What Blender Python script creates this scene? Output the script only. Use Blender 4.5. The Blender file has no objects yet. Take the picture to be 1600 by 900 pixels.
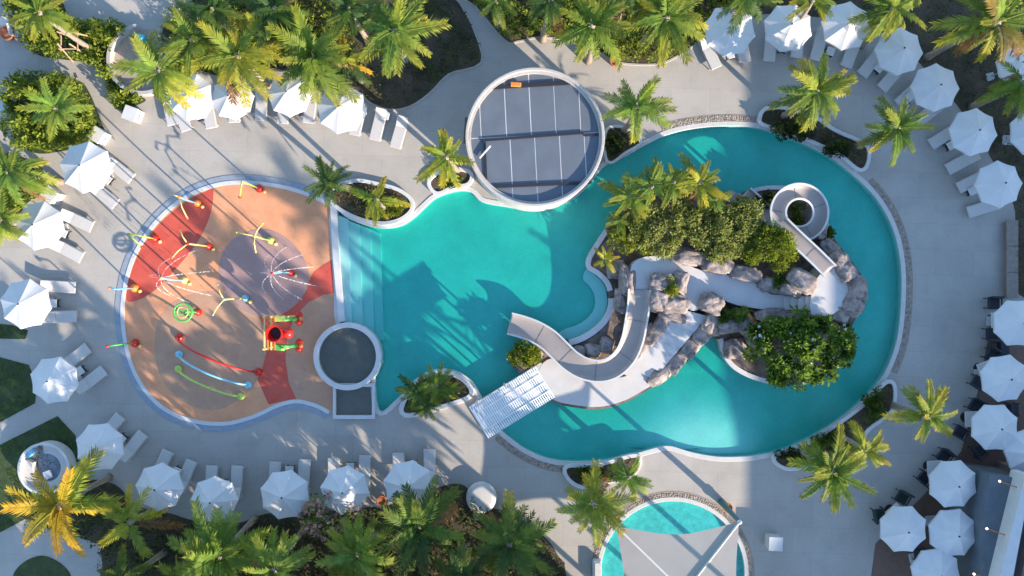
import bpy, math, random
import numpy as np
from mathutils import Vector, Matrix, noise as mnoise
from mathutils.geometry import tessellate_polygon
R = math.radians
random.seed(7); np.random.seed(7)
SC = bpy.context.scene
COL = SC.collection
# ------------------------------------------------------------------ camera, sky, sun, exposure
HC = 45.0                 # drone height in metres; 25 photo pixels = 1 m on the ground
cam = bpy.data.cameras.new('camera'); cam.sensor_width = 36; cam.lens = 36*HC/64
cam.clip_end = 5000
camo = bpy.data.objects.new('camera', cam); COL.objects.link(camo)
camo.location = (0, 0, HC); camo.rotation_euler = (0, 0, 0)
SC.camera = camo
SUN_EL = R(19.0)
SUN_TO = Vector((0.743*math.cos(SUN_EL), -0.669*math.cos(SUN_EL), math.sin(SUN_EL))).normalized()
world = bpy.data.worlds.new('World'); SC.world = world; world.use_nodes = True
wn = world.node_tree.nodes; wl = world.node_tree.links; wn.clear()
sky = wn.new('ShaderNodeTexSky'); sky.sky_type = 'NISHITA'; sky.sun_disc = False
sky.sun_elevation = SUN_EL
sky.sun_rotation = math.atan2(SUN_TO.x, SUN_TO.y)      # clockwise from +Y
sky.air_density = 1.0; sky.dust_density = 0.2; sky.ozone_density = 2.2
bg = wn.new('ShaderNodeBackground'); bg.inputs['Strength'].default_value = 0.15
wo = wn.new('ShaderNodeOutputWorld')
wl.new(sky.outputs[0], bg.inputs[0]); wl.new(bg.outputs[0], wo.inputs[0])
sl = bpy.data.lights.new('sun', 'SUN'); sl.energy = 4.0; sl.angle = R(0.55); sl.color = (1.0, 0.85, 0.68)
so = bpy.data.objects.new('sun', sl); COL.objects.link(so)
so.rotation_euler = SUN_TO.to_track_quat('Z', 'Y').to_euler(); so.location = (60, -55, 45)
vs = SC.view_settings; vs.view_transform = 'Standard'; vs.look = 'None'; vs.exposure = 1.52; vs.gamma = 1.0
SC.cycles.use_denoising = True
SC.cycles.max_bounces = 8; SC.cycles.transparent_max_bounces = 12; SC.cycles.volume_bounces = 0
SC.cycles.caustics_reflective = False; SC.cycles.caustics_refractive = False

# ------------------------------------------------------------------ helpers
def W(x, y, h=0.0):
    f = (HC-h)/HC
    return Vector(((x-800)/25*f, (450-y)/25*f, h))
def W2(x, y, h=0.0):
    v = W(x, y, h); return (v.x, v.y)
def tag(o, label=None, cat=None, group=None, kind=None):
    if label: o['label'] = label
    if cat: o['category'] = cat
    if group: o['group'] = group
    if kind: o['kind'] = kind
    return o
def thing(name, label, cat, loc=(0, 0, 0), rz=0.0, group=None):
    o = bpy.data.objects.new(name, None); COL.objects.link(o)
    o.location = loc; o.rotation_euler = (0, 0, rz); o.empty_display_size = 0.3
    return tag(o, label, cat, group)
def link(name, me, parent=None, loc=(0, 0, 0), rot=(0, 0, 0), scale=(1, 1, 1)):
    o = bpy.data.objects.new(name, me); COL.objects.link(o)
    if parent: o.parent = parent
    o.location = loc; o.rotation_euler = rot; o.scale = scale
    return o
def mesh(name, v, f, m, smooth=False):
    me = bpy.data.meshes.new(name)
    me.from_pydata([tuple(p) for p in v], [], [tuple(q) for q in f])
    if m: me.materials.append(m)
    if smooth: me.polygons.foreach_set('use_smooth', [True]*len(me.polygons))
    me.update()
    return me
class MB:                                   # collects simple shapes, links them as one mesh object
    def __init__(s): s.v = []; s.f = []
    def add(s, v, f):
        n = len(s.v); s.v += [tuple(p) for p in v]; s.f += [tuple(i+n for i in q) for q in f]; return s
    def box(s, c, d, rz=0.0, tilt=None, bev=0.0):
        hx, hy, hz = d[0]/2, d[1]/2, d[2]/2
        if bev > 0:
            vs = []; b = min(bev, hx*.9, hy*.9, hz*.9)
            for z, ins in ((-hz, b), (-hz+b, 0), (hz-b, 0), (hz, b)):
                X, Y = hx-ins, hy-ins; k = b if ins == 0 else 0
                vs += [(-X+k, -Y, z), (X-k, -Y, z), (X, -Y+k, z), (X, Y-k, z), (X-k, Y, z), (-X+k, Y, z), (-X, Y-k, z), (-X, -Y+k, z)]
            fs = [tuple(range(7, -1, -1)), tuple(range(24, 32))]
            for l in range(3):
                for i in range(8): fs.append((l*8+i, l*8+(i+1) % 8, l*8+8+(i+1) % 8, l*8+8+i))
        else:
            vs = [(x, y, z) for z in (-hz, hz) for y in (-hy, hy) for x in (-hx, hx)]
            fs = [(0, 2, 3, 1), (4, 5, 7, 6), (0, 1, 5, 4), (2, 6, 7, 3), (0, 4, 6, 2), (1, 3, 7, 5)]
        M = Matrix.Rotation(rz, 3, 'Z')
        if tilt: M = M @ Matrix.Rotation(tilt[1], 3, tilt[0])
        cv = Vector(c)
        return s.add([cv + M @ Vector(p) for p in vs], fs)
    def tube(s, pts, r, n=8, cap=True):
        pts = [Vector(p) for p in pts]; m = len(pts)
        rr = r if isinstance(r, (list, tuple)) else [r]*m
        vs = []; fs = []; prev = None
        for i, p in enumerate(pts):
            t = (pts[min(i+1, m-1)]-pts[max(i-1, 0)]).normalized()
            if prev is None:
                a = Vector((0, 0, 1)) if abs(t.z) < .9 else Vector((1, 0, 0))
                u = t.cross(a).normalized()
            else:
                u = (prev - t*prev.dot(t)).normalized()
            prev = u; w = t.cross(u)
            for k in range(n):
                a = 2*math.pi*k/n
                vs.append(p + (u*math.cos(a)+w*math.sin(a))*rr[i])
        for i in range(m-1):
            for k in range(n):
                fs.append((i*n+k, i*n+(k+1) % n, (i+1)*n+(k+1) % n, (i+1)*n+k))
        if cap: fs += [tuple(range(n-1, -1, -1)), tuple(range((m-1)*n, m*n))]
        return s.add(vs, fs)
    def lathe(s, prof, n=24, c=(0, 0, 0), closed=False):
        vs = []; fs = []; m = len(prof)
        for r, z in prof:
            for k in range(n):
                a = 2*math.pi*k/n; vs.append((c[0]+r*math.cos(a), c[1]+r*math.sin(a), c[2]+z))
        for i in range(m if closed else m-1):
            j = (i+1) % m
            for k in range(n): fs.append((i*n+k, i*n+(k+1) % n, j*n+(k+1) % n, j*n+k))
        if not closed:
            if prof[0][0] > 1e-4: fs.append(tuple(range(n-1, -1, -1)))
            if prof[-1][0] > 1e-4: fs.append(tuple(range((m-1)*n, m*n)))
        return s.add(vs, fs)
    def prism(s, poly, z0, z1, holes=(), bottom=False):
        loops = [poly]+list(holes)
        vs = []; fs = []; off = []
        for l in loops:
            off.append(len(vs)); vs += [(x, y, z1) for x, y in l]
        tris = tessellate_polygon([[Vector((x, y, 0)) for x, y in l] for l in loops])
        for t in tris:
            a, b, c = [Vector(vs[i]) for i in t]
            fs.append(t if (b-a).cross(c-a).z > 0 else (t[0], t[2], t[1]))
        N = len(vs)
        if z0 is not None:
            vs += [(x, y, z0) for x, y, _ in vs[:N]]
            for l, o in zip(loops, off):
                n = len(l)
                for i in range(n): fs.append((o+i, o+(i+1) % n, N+o+(i+1) % n, N+o+i))
            if bottom: fs += [(c+N, b+N, a+N) for a, b, c in fs[:len(tris)]]
        return s.add(vs, fs)
    def blob(s, c, r, n=8):
        prof = [(r*math.sin(math.pi*i/n)+1e-5, -r*math.cos(math.pi*i/n)) for i in range(n+1)]
        return s.lathe(prof, max(8, n), c)
    def me(s, name, m, smooth=False): return mesh(name, s.v, s.f, m, smooth)
    def build(s, name, m, parent=None, smooth=False, **k): return link(name, s.me(name, m, smooth), parent, **k)
def kids(o): return list(o.children)
def dup(src, loc, rz=0.0, label=None, group=None, scale=None, zrot_only=True):
    c = src.copy(); COL.objects.link(c); c.location = loc; c.rotation_euler = (0, 0, rz)
    if scale: c.scale = scale
    if label: c['label'] = label
    if group: c['group'] = group
    for ch in src.children:
        d = ch.copy(); COL.objects.link(d); d.parent = c
        for g in ch.children:
            e = g.copy(); COL.objects.link(e); e.parent = d
    return c
def smooth_closed(pts, n=6):
    out = []; m = len(pts)
    for i in range(m):
        p0, p1, p2, p3 = [Vector(pts[(i+k-1) % m]).to_2d() for k in range(4)]
        for j in range(n):
            t = j/n
            q = .5*((2*p1)+(-p0+p2)*t+(2*p0-5*p1+4*p2-p3)*t*t+(-p0+3*p1-3*p2+p3)*t**3)
            out.append((q.x, q.y))
    return out
def smooth_open(pts, n=6):
    out = []; m = len(pts); P = [Vector(p) for p in pts]
    for i in range(m-1):
        p0, p1, p2, p3 = P[max(i-1, 0)], P[i], P[i+1], P[min(i+2, m-1)]
        for j in range(n):
            t = j/n
            out.append(.5*((2*p1)+(-p0+p2)*t+(2*p0-5*p1+4*p2-p3)*t*t+(-p0+3*p1-3*p2+p3)*t**3))
    out.append(P[-1]); return out
def area(poly): return .5*sum(poly[i-1][0]*poly[i][1]-poly[i][0]*poly[i-1][1] for i in range(len(poly)))
def offset(poly, d):                         # + grows
    s = 1 if area(poly) > 0 else -1; n = len(poly); out = []
    for i in range(n):
        a, b = Vector(poly[i-1]), Vector(poly[(i+1) % n]); t = (b-a)
        if t.length < 1e-9: out.append(poly[i]); continue
        t.normalize(); out.append((poly[i][0]+t.y*d*s, poly[i][1]-t.x*d*s))
    return out
def PX(pts, n=5, h=0.0, sm=True):
    p = [W2(x, y, h) for x, y in pts]
    return smooth_closed(p, n) if sm else p
def circle(cx, cy, r, n=64): return [(cx+r*math.cos(2*math.pi*i/n), cy+r*math.sin(2*math.pi*i/n)) for i in range(n)]
def inside(p, poly):
    x, y = p; c = False; n = len(poly)
    for i in range(n):
        x1, y1 = poly[i-1]; x2, y2 = poly[i]
        if (y1 > y) != (y2 > y) and x < (x2-x1)*(y-y1)/(y2-y1)+x1: c = not c
    return c
def curb(poly, w, z0, z1):                   # ring outside poly
    o = offset(poly, w); n = len(poly); b = min(.02, w*.25)
    i2 = offset(poly, b); o2 = offset(poly, w-b); mb = MB(); v = []
    for ring, z in ((poly, z0), (poly, z1-b), (i2, z1), (o2, z1), (o, z1-b), (o, z0)):
        v += [(x, y, z) for x, y in ring]
    f = []
    for k in range(5):
        for i in range(n): f.append((k*n+i, k*n+(i+1) % n, (k+1)*n+(i+1) % n, (k+1)*n+i))
    return mb.add(v, f)

# ------------------------------------------------------------------ materials
def newmat(name):
    m = bpy.data.materials.new(name); m.use_nodes = True
    nt = m.node_tree; nt.nodes.clear(); return m, nt.nodes, nt.links
def M(name, col, rough=.6, var=.12, scale=3.0, bump=0.0, bscale=40.0, metal=0.0, col2=None, spec=.5, emit=None, fine=0.0, wet=False):
    m, n, l = newmat(name)
    b = n.new('ShaderNodeBsdfPrincipled'); o = n.new('ShaderNodeOutputMaterial'); l.new(b.outputs[0], o.inputs[0])
    g = n.new('ShaderNodeNewGeometry')
    t = n.new('ShaderNodeTexNoise'); t.inputs['Scale'].default_value = scale; t.inputs['Detail'].default_value = 6; t.inputs['Roughness'].default_value = .6
    l.new(g.outputs['Position'], t.inputs['Vector'])
    r = n.new('ShaderNodeValToRGB'); r.color_ramp.elements[0].position = .3; r.color_ramp.elements[1].position = .7
    c1 = [c*(1-var) for c in col]; c2 = [min(1, c*(1+var)) for c in col] if col2 is None else col2
    r.color_ramp.elements[0].color = (*c1, 1); r.color_ramp.elements[1].color = (*c2, 1)
    l.new(t.outputs[0], r.inputs[0]); last = r.outputs[0]
    if fine > 0:
        t3 = n.new('ShaderNodeTexNoise'); t3.inputs['Scale'].default_value = scale*14; t3.inputs['Detail'].default_value = 3
        l.new(g.outputs['Position'], t3.inputs['Vector'])
        mr = n.new('ShaderNodeMapRange'); mr.inputs[1].default_value = .3; mr.inputs[2].default_value = .7
        mr.inputs[3].default_value = 1-fine; mr.inputs[4].default_value = 1+fine
        l.new(t3.outputs[0], mr.inputs[0])
        mx = n.new('ShaderNodeVectorMath'); mx.operation = 'SCALE'; l.new(last, mx.inputs[0]); l.new(mr.outputs[0], mx.inputs['Scale']); last = mx.outputs[0]
    l.new(last, b.inputs['Base Color'])
    b.inputs['Roughness'].default_value = rough; b.inputs['Metallic'].default_value = metal
    if wet:
        t4 = n.new('ShaderNodeTexNoise'); t4.inputs['Scale'].default_value = .55; t4.inputs['Detail'].default_value = 5; l.new(g.outputs['Position'], t4.inputs['Vector'])
        m4 = n.new('ShaderNodeMapRange'); m4.inputs[1].default_value = .48; m4.inputs[2].default_value = .62; m4.inputs[3].default_value = rough; m4.inputs[4].default_value = .22
        l.new(t4.outputs[0], m4.inputs[0]); l.new(m4.outputs[0], b.inputs['Roughness'])
    b.inputs['Specular IOR Level'].default_value = spec
    if emit: b.inputs['Emission Color'].default_value = (*emit[0], 1); b.inputs['Emission Strength'].default_value = emit[1]
    if bump > 0:
        t2 = n.new('ShaderNodeTexNoise'); t2.inputs['Scale'].default_value = bscale; t2.inputs['Detail'].default_value = 4
        l.new(g.outputs['Position'], t2.inputs['Vector'])
        bp = n.new('ShaderNodeBump'); bp.inputs['Strength'].default_value = bump; bp.inputs['Distance'].default_value = .03
        l.new(t2.outputs[0], bp.inputs['Height']); l.new(bp.outputs[0], b.inputs['Normal'])
    return m
def leafmat(name, col=None, var=.35, scale=2.5, trans=.35, objcol=False, col2=None):
    m, n, l = newmat(name)
    o = n.new('ShaderNodeOutputMaterial'); b = n.new('ShaderNodeBsdfPrincipled'); tr = n.new('ShaderNodeBsdfTranslucent'); mx = n.new('ShaderNodeMixShader')
    mx.inputs[0].default_value = trans; l.new(b.outputs[0], mx.inputs[1]); l.new(tr.outputs[0], mx.inputs[2]); l.new(mx.outputs[0], o.inputs[0])
    b.inputs['Roughness'].default_value = .6; b.inputs['Specular IOR Level'].default_value = .2
    g = n.new('ShaderNodeNewGeometry'); t = n.new('ShaderNodeTexNoise'); t.inputs['Scale'].default_value = scale; t.inputs['Detail'].default_value = 5
    l.new(g.outputs['Position'], t.inputs['Vector'])
    if objcol:
        oi = n.new('ShaderNodeObjectInfo')
        mr = n.new('ShaderNodeMapRange'); mr.inputs[1].default_value = .3; mr.inputs[2].default_value = .7; mr.inputs[3].default_value = 1-var; mr.inputs[4].default_value = 1+var
        l.new(t.outputs[0], mr.inputs[0]); s = n.new('ShaderNodeVectorMath'); s.operation = 'SCALE'
        at = n.new('ShaderNodeAttribute'); at.attribute_name = 'along'
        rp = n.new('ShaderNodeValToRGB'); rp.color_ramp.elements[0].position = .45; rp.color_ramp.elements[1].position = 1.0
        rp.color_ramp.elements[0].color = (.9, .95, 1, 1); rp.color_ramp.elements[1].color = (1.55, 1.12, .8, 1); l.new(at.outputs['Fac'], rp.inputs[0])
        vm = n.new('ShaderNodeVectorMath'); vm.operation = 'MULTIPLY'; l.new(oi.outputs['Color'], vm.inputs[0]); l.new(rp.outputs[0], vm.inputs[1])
        l.new(vm.outputs[0], s.inputs[0]); l.new(mr.outputs[0], s.inputs['Scale']); c = s.outputs[0]
    else:
        r = n.new('ShaderNodeValToRGB'); r.color_ramp.elements[0].position = .35; r.color_ramp.elements[1].position = .65
        r.color_ramp.elements[0].color = (*[k*(1-var) for k in col], 1)
        r.color_ramp.elements[1].color = (*(col2 or [k*(1+var) for k in col]), 1)
        l.new(t.outputs[0], r.inputs[0]); c = r.outputs[0]
    l.new(c, b.inputs['Base Color']); l.new(c, tr.inputs['Color'])
    return m
def deckmat():
    m, n, l = newmat('deck_paving')
    b = n.new('ShaderNodeBsdfPrincipled'); o = n.new('ShaderNodeOutputMaterial'); l.new(b.outputs[0], o.inputs[0])
    g = n.new('ShaderNodeNewGeometry')
    def nz(sc, de, a, c, lo=.3, hi=.7):
        t = n.new('ShaderNodeTexNoise'); t.inputs['Scale'].default_value = sc; t.inputs['Detail'].default_value = de
        l.new(g.outputs['Position'], t.inputs['Vector'])
        r = n.new('ShaderNodeMapRange'); r.inputs[1].default_value = lo; r.inputs[2].default_value = hi; r.inputs[3].default_value = a; r.inputs[4].default_value = c
        l.new(t.outputs[0], r.inputs[0]); return r.outputs[0]
    br = n.new('ShaderNodeTexBrick'); br.inputs['Scale'].default_value = 1.0
    br.inputs['Brick Width'].default_value = 2.4; br.inputs['Row Height'].default_value = 1.6; br.inputs['Mortar Size'].default_value = .010
    br.inputs['Color1'].default_value = (.385, .356, .32, 1); br.inputs['Color2'].default_value = (.405, .376, .338, 1); br.inputs['Mortar'].default_value = (.33, .305, .274, 1)
    mp = n.new('ShaderNodeMapping'); mp.inputs['Rotation'].default_value = (0, 0, .03)
    l.new(g.outputs['Position'], mp.inputs['Vector']); l.new(mp.outputs[0], br.inputs['Vector'])
    mu = n.new('ShaderNodeMath'); mu.operation = 'MULTIPLY'; l.new(nz(.35, 6, .91, 1.06), mu.inputs[0]); l.new(nz(9, 4, .95, 1.05), mu.inputs[1])
    s = n.new('ShaderNodeVectorMath'); s.operation = 'SCALE'; l.new(br.outputs['Color'], s.inputs[0]); l.new(mu.outputs[0], s.inputs['Scale'])
    s2 = n.new('ShaderNodeVectorMath'); s2.operation = 'SCALE'; l.new(s.outputs[0], s2.inputs[0]); l.new(nz(.9, 8, .94, 1.0, .36, .50), s2.inputs['Scale'])
    l.new(s2.outputs[0], b.inputs['Base Color']); l.new(nz(.5, 5, .8, .42, .5, .66), b.inputs['Roughness']); b.inputs['Specular IOR Level'].default_value = .3
    return m
def watermat(name, dens, colr, rip=6.0):
    m, n, l = newmat(name)
    o = n.new('ShaderNodeOutputMaterial'); tr = n.new('ShaderNodeBsdfTransparent'); gl = n.new('ShaderNodeBsdfGlossy'); gl.inputs['Roughness'].default_value = .06
    mx = n.new('ShaderNodeMixShader'); lw_ = n.new('ShaderNodeLayerWeight'); lw_.inputs['Blend'].default_value = .5
    pw = n.new('ShaderNodeMath'); pw.operation = 'POWER'; pw.inputs[1].default_value = 5; l.new(lw_.outputs['Facing'], pw.inputs[0])
    fr = n.new('ShaderNodeMath'); fr.operation = 'MULTIPLY_ADD'; fr.inputs[1].default_value = .9; fr.inputs[2].default_value = .022; l.new(pw.outputs[0], fr.inputs[0])
    g = n.new('ShaderNodeNewGeometry'); t = n.new('ShaderNodeTexNoise'); t.inputs['Scale'].default_value = rip; t.inputs['Detail'].default_value = 3; t.inputs['Distortion'].default_value = .6
    l.new(g.outputs['Position'], t.inputs['Vector'])
    bp = n.new('ShaderNodeBump'); bp.inputs['Strength'].default_value = .25; bp.inputs['Distance'].default_value = .05
    l.new(t.outputs[0], bp.inputs['Height']); l.new(bp.outputs[0], gl.inputs['Normal'])
    l.new(fr.outputs[0], mx.inputs[0]); l.new(tr.outputs[0], mx.inputs[1]); l.new(gl.outputs[0], mx.inputs[2]); l.new(mx.outputs[0], o.inputs['Surface'])
    va = n.new('ShaderNodeVolumeAbsorption'); va.inputs['Color'].default_value = (*colr, 1); va.inputs['Density'].default_value = dens
    l.new(va.outputs[0], o.inputs['Volume'])
    return m
m_deck = deckmat()
m_soil = M('soil', (.055, .05, .028), .95, .4, .8, .5, 25, col2=(.115, .085, .055), fine=.3)
m_lawn = M('lawn_grass', (.035, .06, .016), .9, .35, 1.6, .6, 60, fine=.35)
m_ground = M('ground_earth', (.06, .065, .035), .95, .35, .3, .3, 10)
m_white = M('white_render', (.57, .565, .555), .55, .06, 2.0, fine=.04)
m_coping = M('pool_coping', (.53, .515, .49), .5, .08, 2.5, fine=.05)
m_plaster = M('pool_plaster', (.36, .68, .63), .5, .10, .55, fine=.05)
m_step = M('step_plaster', (.44, .64, .62), .5, .05, .8)
m_walk = M('walkway_render', (.52, .505, .49), .6, .07, 1.2, fine=.04)
m_rubber = M('rubber_orange', (.66, .30, .155), .85, .14, .9, fine=.08, wet=True)
m_rubred = M('rubber_red', (.54, .085, .055), .85, .10, 1.2, fine=.1, wet=True)
m_rubtan = M('rubber_tan', (.46, .262, .165), .85, .08, 1.2, fine=.08, wet=True)
m_rubmauve = M('rubber_mauve', (.37, .23, .205), .85, .08, 1.2, fine=.08, wet=True)
m_gutter = M('gutter_tile', (.26, .30, .35), .4, .10, 3.0, fine=.08)
m_stone = M('pebble_stone', (.27, .205, .155), .8, .45, 5.0, .3, 50, col2=(.44, .38, .32))
m_mortar = M('pebble_mortar', (.30, .245, .20), .9, .2, 5)
m_rock = M('boulder_rock', (.17, .135, .12), .9, .3, 2.6, 1.0, 16, col2=(.42, .345, .315), fine=.2)
m_timber = M('timber_terrace', (.14, .085, .06), .7, .2, 2.0, .2, 20)
m_fabric = M('umbrella_fabric', (.60, .595, .59), .9, .06, 1.1, spec=.1, fine=.03)
m_sling = M('lounger_sling', (.52, .50, .48), .8, .05, 6.0, spec=.2)
m_alu = M('pale_frame', (.45, .45, .45), .4, .05, 6.0)
m_darkmetal = M('dark_metal', (.025, .025, .03), .45, .1, 6.0)
m_navy = M('navy_weave', (.018, .024, .04), .7, .2, 15.0, .3, 90)
m_darkgreen = M('dark_green_weave', (.012, .03, .028), .7, .2, 15.0, .3, 90)
m_roofpanel = M('roof_panel', (.12, .14, .168), .38, .10, .8, spec=.5, fine=.03)
m_slide = M('slide_fibreglass', (.36, .315, .285), .35, .06, 2.0)
m_trunk = M('palm_bark', (.27, .22, .17), .9, .3, 9.0, .6, 30)
m_wood = M('stake_wood', (.46, .30, .19), .8, .2, 8.0)
m_branch = M('branch_bark', (.22, .19, .16), .9, .25, 8.0, .4, 30)
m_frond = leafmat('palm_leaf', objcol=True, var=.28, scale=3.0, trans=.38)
m_spawater = watermat('spa_water', .8, (.4, .6, .6))
m_spafloor = M('spa_dark_tile', (.13, .125, .10), .5, .12, 2.0)
m_water = watermat('pool_water', 1.65, (.0, .79, .735))
m_kidwater = watermat('kids_water', 1.5, (.0, .80, .80), 9)
m_red = M('red_paint', (.55, .02, .015), .35, .05, 4)
m_yellow = M('yellow_paint', (.78, .60, .20), .35, .05, 4)
m_lime = M('lime_paint', (.42, .58, .12), .35, .05, 4)
m_green = M('green_paint', (.08, .42, .08), .35, .05, 4)
m_cyan = M('cyan_paint', (.22, .52, .66), .35, .05, 4)
m_orange = M('orange_paint', (.75, .22, .04), .4, .1, 4)
m_black = M('black_rubber', (.012, .012, .014), .5, .1, 5)
m_terra = M('terracotta', (.46, .15, .06), .8, .2, 8)
m_sail = leafmat('sail_fabric', (.47, .425, .41), .03, 1.0, .4)
m_teal = M('teal_post_paint', (.03, .13, .14), .5, .1, 4)
m_glass = M('dark_glass', (.03, .04, .05), .1, .1, 1)
m_roofgrey = M('flat_roof_membrane', (.10, .125, .15), .7, .15, 1.5, fine=.08)
m_bulb = M('lamp_bulb', (.9, .75, .5), .4, .02, 1, emit=((1, .78, .5), 1.6))
m_cush = M('blue_cushion', (.15, .40, .58), .8, .08, 6)
m_jet = None
def jetmat():
    m, n, l = newmat('water_spray'); o = n.new('ShaderNodeOutputMaterial'); a = n.new('ShaderNodeBsdfTransparent'); b = n.new('ShaderNodeBsdfPrincipled'); x = n.new('ShaderNodeMixShader')
    b.inputs['Base Color'].default_value = (.85, .87, .9, 1); b.inputs['Roughness'].default_value = .3
    g = n.new('ShaderNodeNewGeometry'); t = n.new('ShaderNodeTexNoise'); t.inputs['Scale'].default_value = 9; l.new(g.outputs['Position'], t.inputs['Vector'])
    r = n.new('ShaderNodeMapRange'); r.inputs[1].default_value = .4; r.inputs[2].default_value = .65; r.inputs[3].default_value = .0; r.inputs[4].default_value = .42
    l.new(t.outputs[0], r.inputs[0]); l.new(r.outputs[0], x.inputs[0]); l.new(a.outputs[0], x.inputs[1]); l.new(b.outputs[0], x.inputs[2]); l.new(x.outputs[0], o.inputs[0]); return m
m_jet = jetmat()

# ================================================================== GROUND, POOL, DECK
POOL_Z = -0.62; WATER_Z = -0.10
pool_px = [(523, 331), (545, 342), (572, 352), (600, 357), (626, 353), (646, 341), (662, 326), (682, 309), (712, 299), (735, 300), (752, 315), (785, 322), (835, 328), (885, 317), (918, 292), (942, 262),
           (975, 246), (1010, 226), (1050, 208), (1100, 199), (1150, 197), (1187, 201), (1220, 211), (1260, 227), (1300, 248), (1335, 276), (1365, 306), (1388, 342), (1402, 382), (1408, 430), (1407, 480), (1402, 525), (1392, 560), (1376, 592), (1350, 622), (1310, 656), (1270, 681), (1225, 702), (1182, 711), (1160, 713), (1120, 713), (1080, 706), (1050, 697), (1030, 698), (990, 709), (950, 718), (900, 721), (860, 717), (825, 703), (800, 686), (780, 668), (764, 645), (752, 618), (738, 596), (720, 583), (695, 576), (670, 580), (650, 592), (634, 610), (615, 628), (596, 643), (588, 625), (586, 590), (583, 555), (575, 520), (552, 505), (532, 503), (529, 450), (525, 390)]
pool = PX(pool_px, 4)
kc = W2(1051, 895); kpool = circle(kc[0], kc[1], 112/25, 72)
BIG = [(-1500, -1500), (1500, -1500), (1500, 1500), (-1500, 1500)]
g = MB().prism(BIG, None, -0.06, [pool[::1], kpool]).build('ground', m_ground); tag(g, kind='structure')
DK = [(-40, -26), (44, -26), (44, 24), (-40, 24)]
g = MB().prism(DK, None, 0.0, [pool, kpool]).build('pool_deck', m_deck); tag(g, kind='structure')
# pool shell: floor and walls (floor lies below the water)
mb = MB().prism(offset(pool, .05), None, POOL_Z)
n = len(pool); mb.add([(x, y, 0) for x, y in pool]+[(x, y, POOL_Z-.01) for x, y in pool], [(i, (i+1) % n, n+(i+1) % n, n+i) for i in range(n)])
g = mb.build('pool_shell', m_plaster); tag(g, kind='structure')
wp = offset(pool, .03)
g = MB().prism(wp, POOL_Z-.25, WATER_Z, bottom=True).build('pool_water', m_water); tag(g, kind='structure')
mb = MB().prism(offset(kpool, .05), None, -.42)
n = len(kpool); mb.add([(x, y, 0) for x, y in kpool]+[(x, y, -.43) for x, y in kpool], [(i, (i+1) % n, n+(i+1) % n, n+i) for i in range(n)])
m_kid = M('kids_pool_mosaic', (.40, .66, .64), .5, .2, 3.2, fine=.3)
g = mb.build('kids_pool_shell', m_kid); tag(g, kind='structure')
g = MB().prism(offset(kpool, .03), -.6, -.07, bottom=True).build('kids_pool_water', m_kidwater); tag(g, kind='structure')
# copings
g = curb(pool, .30, -.02, .035).build('pool_coping', m_coping); tag(g, kind='structure')
g = curb(kpool, .27, -.02, .04).build('kids_pool_coping', m_coping); tag(g, kind='structure')
# submerged entry steps along the splash pad wall
st = [((525, 334), (531, 502), 18, -.17), ((543, 343), (549, 508), 17, -.27), ((560, 350), (566, 515), 17, -.37), ((577, 356), (583, 530), 15, -.48)]
root = thing('entry_steps', 'wide submerged steps running along the splash pad wall into the main pool', 'pool steps', (0, 0, 0))
for (a, b, w, z) in st:
    p = [W2(a[0]-2, a[1]), W2(b[0]-2, b[1]), W2(b[0]+w, b[1]+4), W2(a[0]+w, a[1]+8)]
    MB().prism(p, POOL_Z-.05, z).build('step', m_step, root)
# shallow ledges in the water
lg = PX([(1000, 668), (1030, 640), (1080, 622), (1140, 630), (1185, 660), (1195, 690), (1180, 712), (1120, 716), (1080, 709), (1050, 700), (1020, 702)], 5)
c0 = Vector(W2(1105, 703)); v = []; f = []; nl = len(lg); NR = 10
for k in range(NR+1):
    t = k/NR
    for (x, y) in lg: v.append((c0.x+(x-c0.x)*t*1.55, c0.y+(y-c0.y)*t*1.55, -.24-(POOL_Z*-1-.23)*(3*max(0, (t-.2)/.8)**2-2*max(0, (t-.2)/.8)**3)))
for k in range(NR):
    for q in range(nl): f.append((k*nl+q, k*nl+(q+1) % nl, (k+1)*nl+(q+1) % nl, (k+1)*nl+q))
g = MB().add(v, f).build('beach_entry', m_plaster, None, True); tag(g, kind='structure')
cov = PX([(917, 421), (932, 431), (945, 446), (950, 468), (946, 488), (935, 505), (912, 522), (885, 531), (868, 528), (880, 516), (903, 508), (920, 496), (930, 480), (930, 462), (922, 447), (912, 436)], 4)
g = MB().prism(cov, POOL_Z-.05, -.30).build('cove_bench', m_step); tag(g, kind='structure')

# ------------------------------------------------------------------ splash pad
pad_px = [(516, 323), (470, 303), (430, 293), (380, 288), (335, 293), (290, 312), (250, 345), (221, 385), (204, 425), (195, 475), (197, 520), (207, 565), (226, 603), (257, 635), (300, 654), (350, 659), (395, 648), (435, 630), (465, 624), (495, 631), (516, 642)]
left = smooth_open([(*W2(x, y), 0) for x, y in pad_px], 5)
pad = [(p.x, p.y) for p in left]+[W2(530, 640), W2(530, 500), W2(521, 400), W2(517, 330)]
g = MB().prism(pad, None, .008).build('splash_pad', m_rubber); tag(g, kind='structure')
def patch(pts, m, z, sm=True):
    p = PX(pts, 5, 0, sm)
    g = MB().prism(p, None, z).build('rubber_patch', m); tag(g, kind='structure')
patch([(333, 296), (330, 330), (318, 362), (300, 390), (275, 420), (250, 446), (228, 463), (203, 472), (197, 460), (206, 422), (222, 387), (252, 347), (292, 314), (318, 301)], m_rubred, .012)
patch([(325, 455), (375, 468), (408, 500), (417, 540), (408, 580), (385, 615), (340, 640), (290, 630), (258, 600), (243, 560), (245, 510), (270, 472)], m_rubtan, .012)
patch([(529, 456), (505, 462), (480, 474), (460, 495), (448, 525), (445, 560), (450, 595), (462, 622), (495, 630), (516, 640), (529, 640)], m_rubtan, .012, False)
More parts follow.
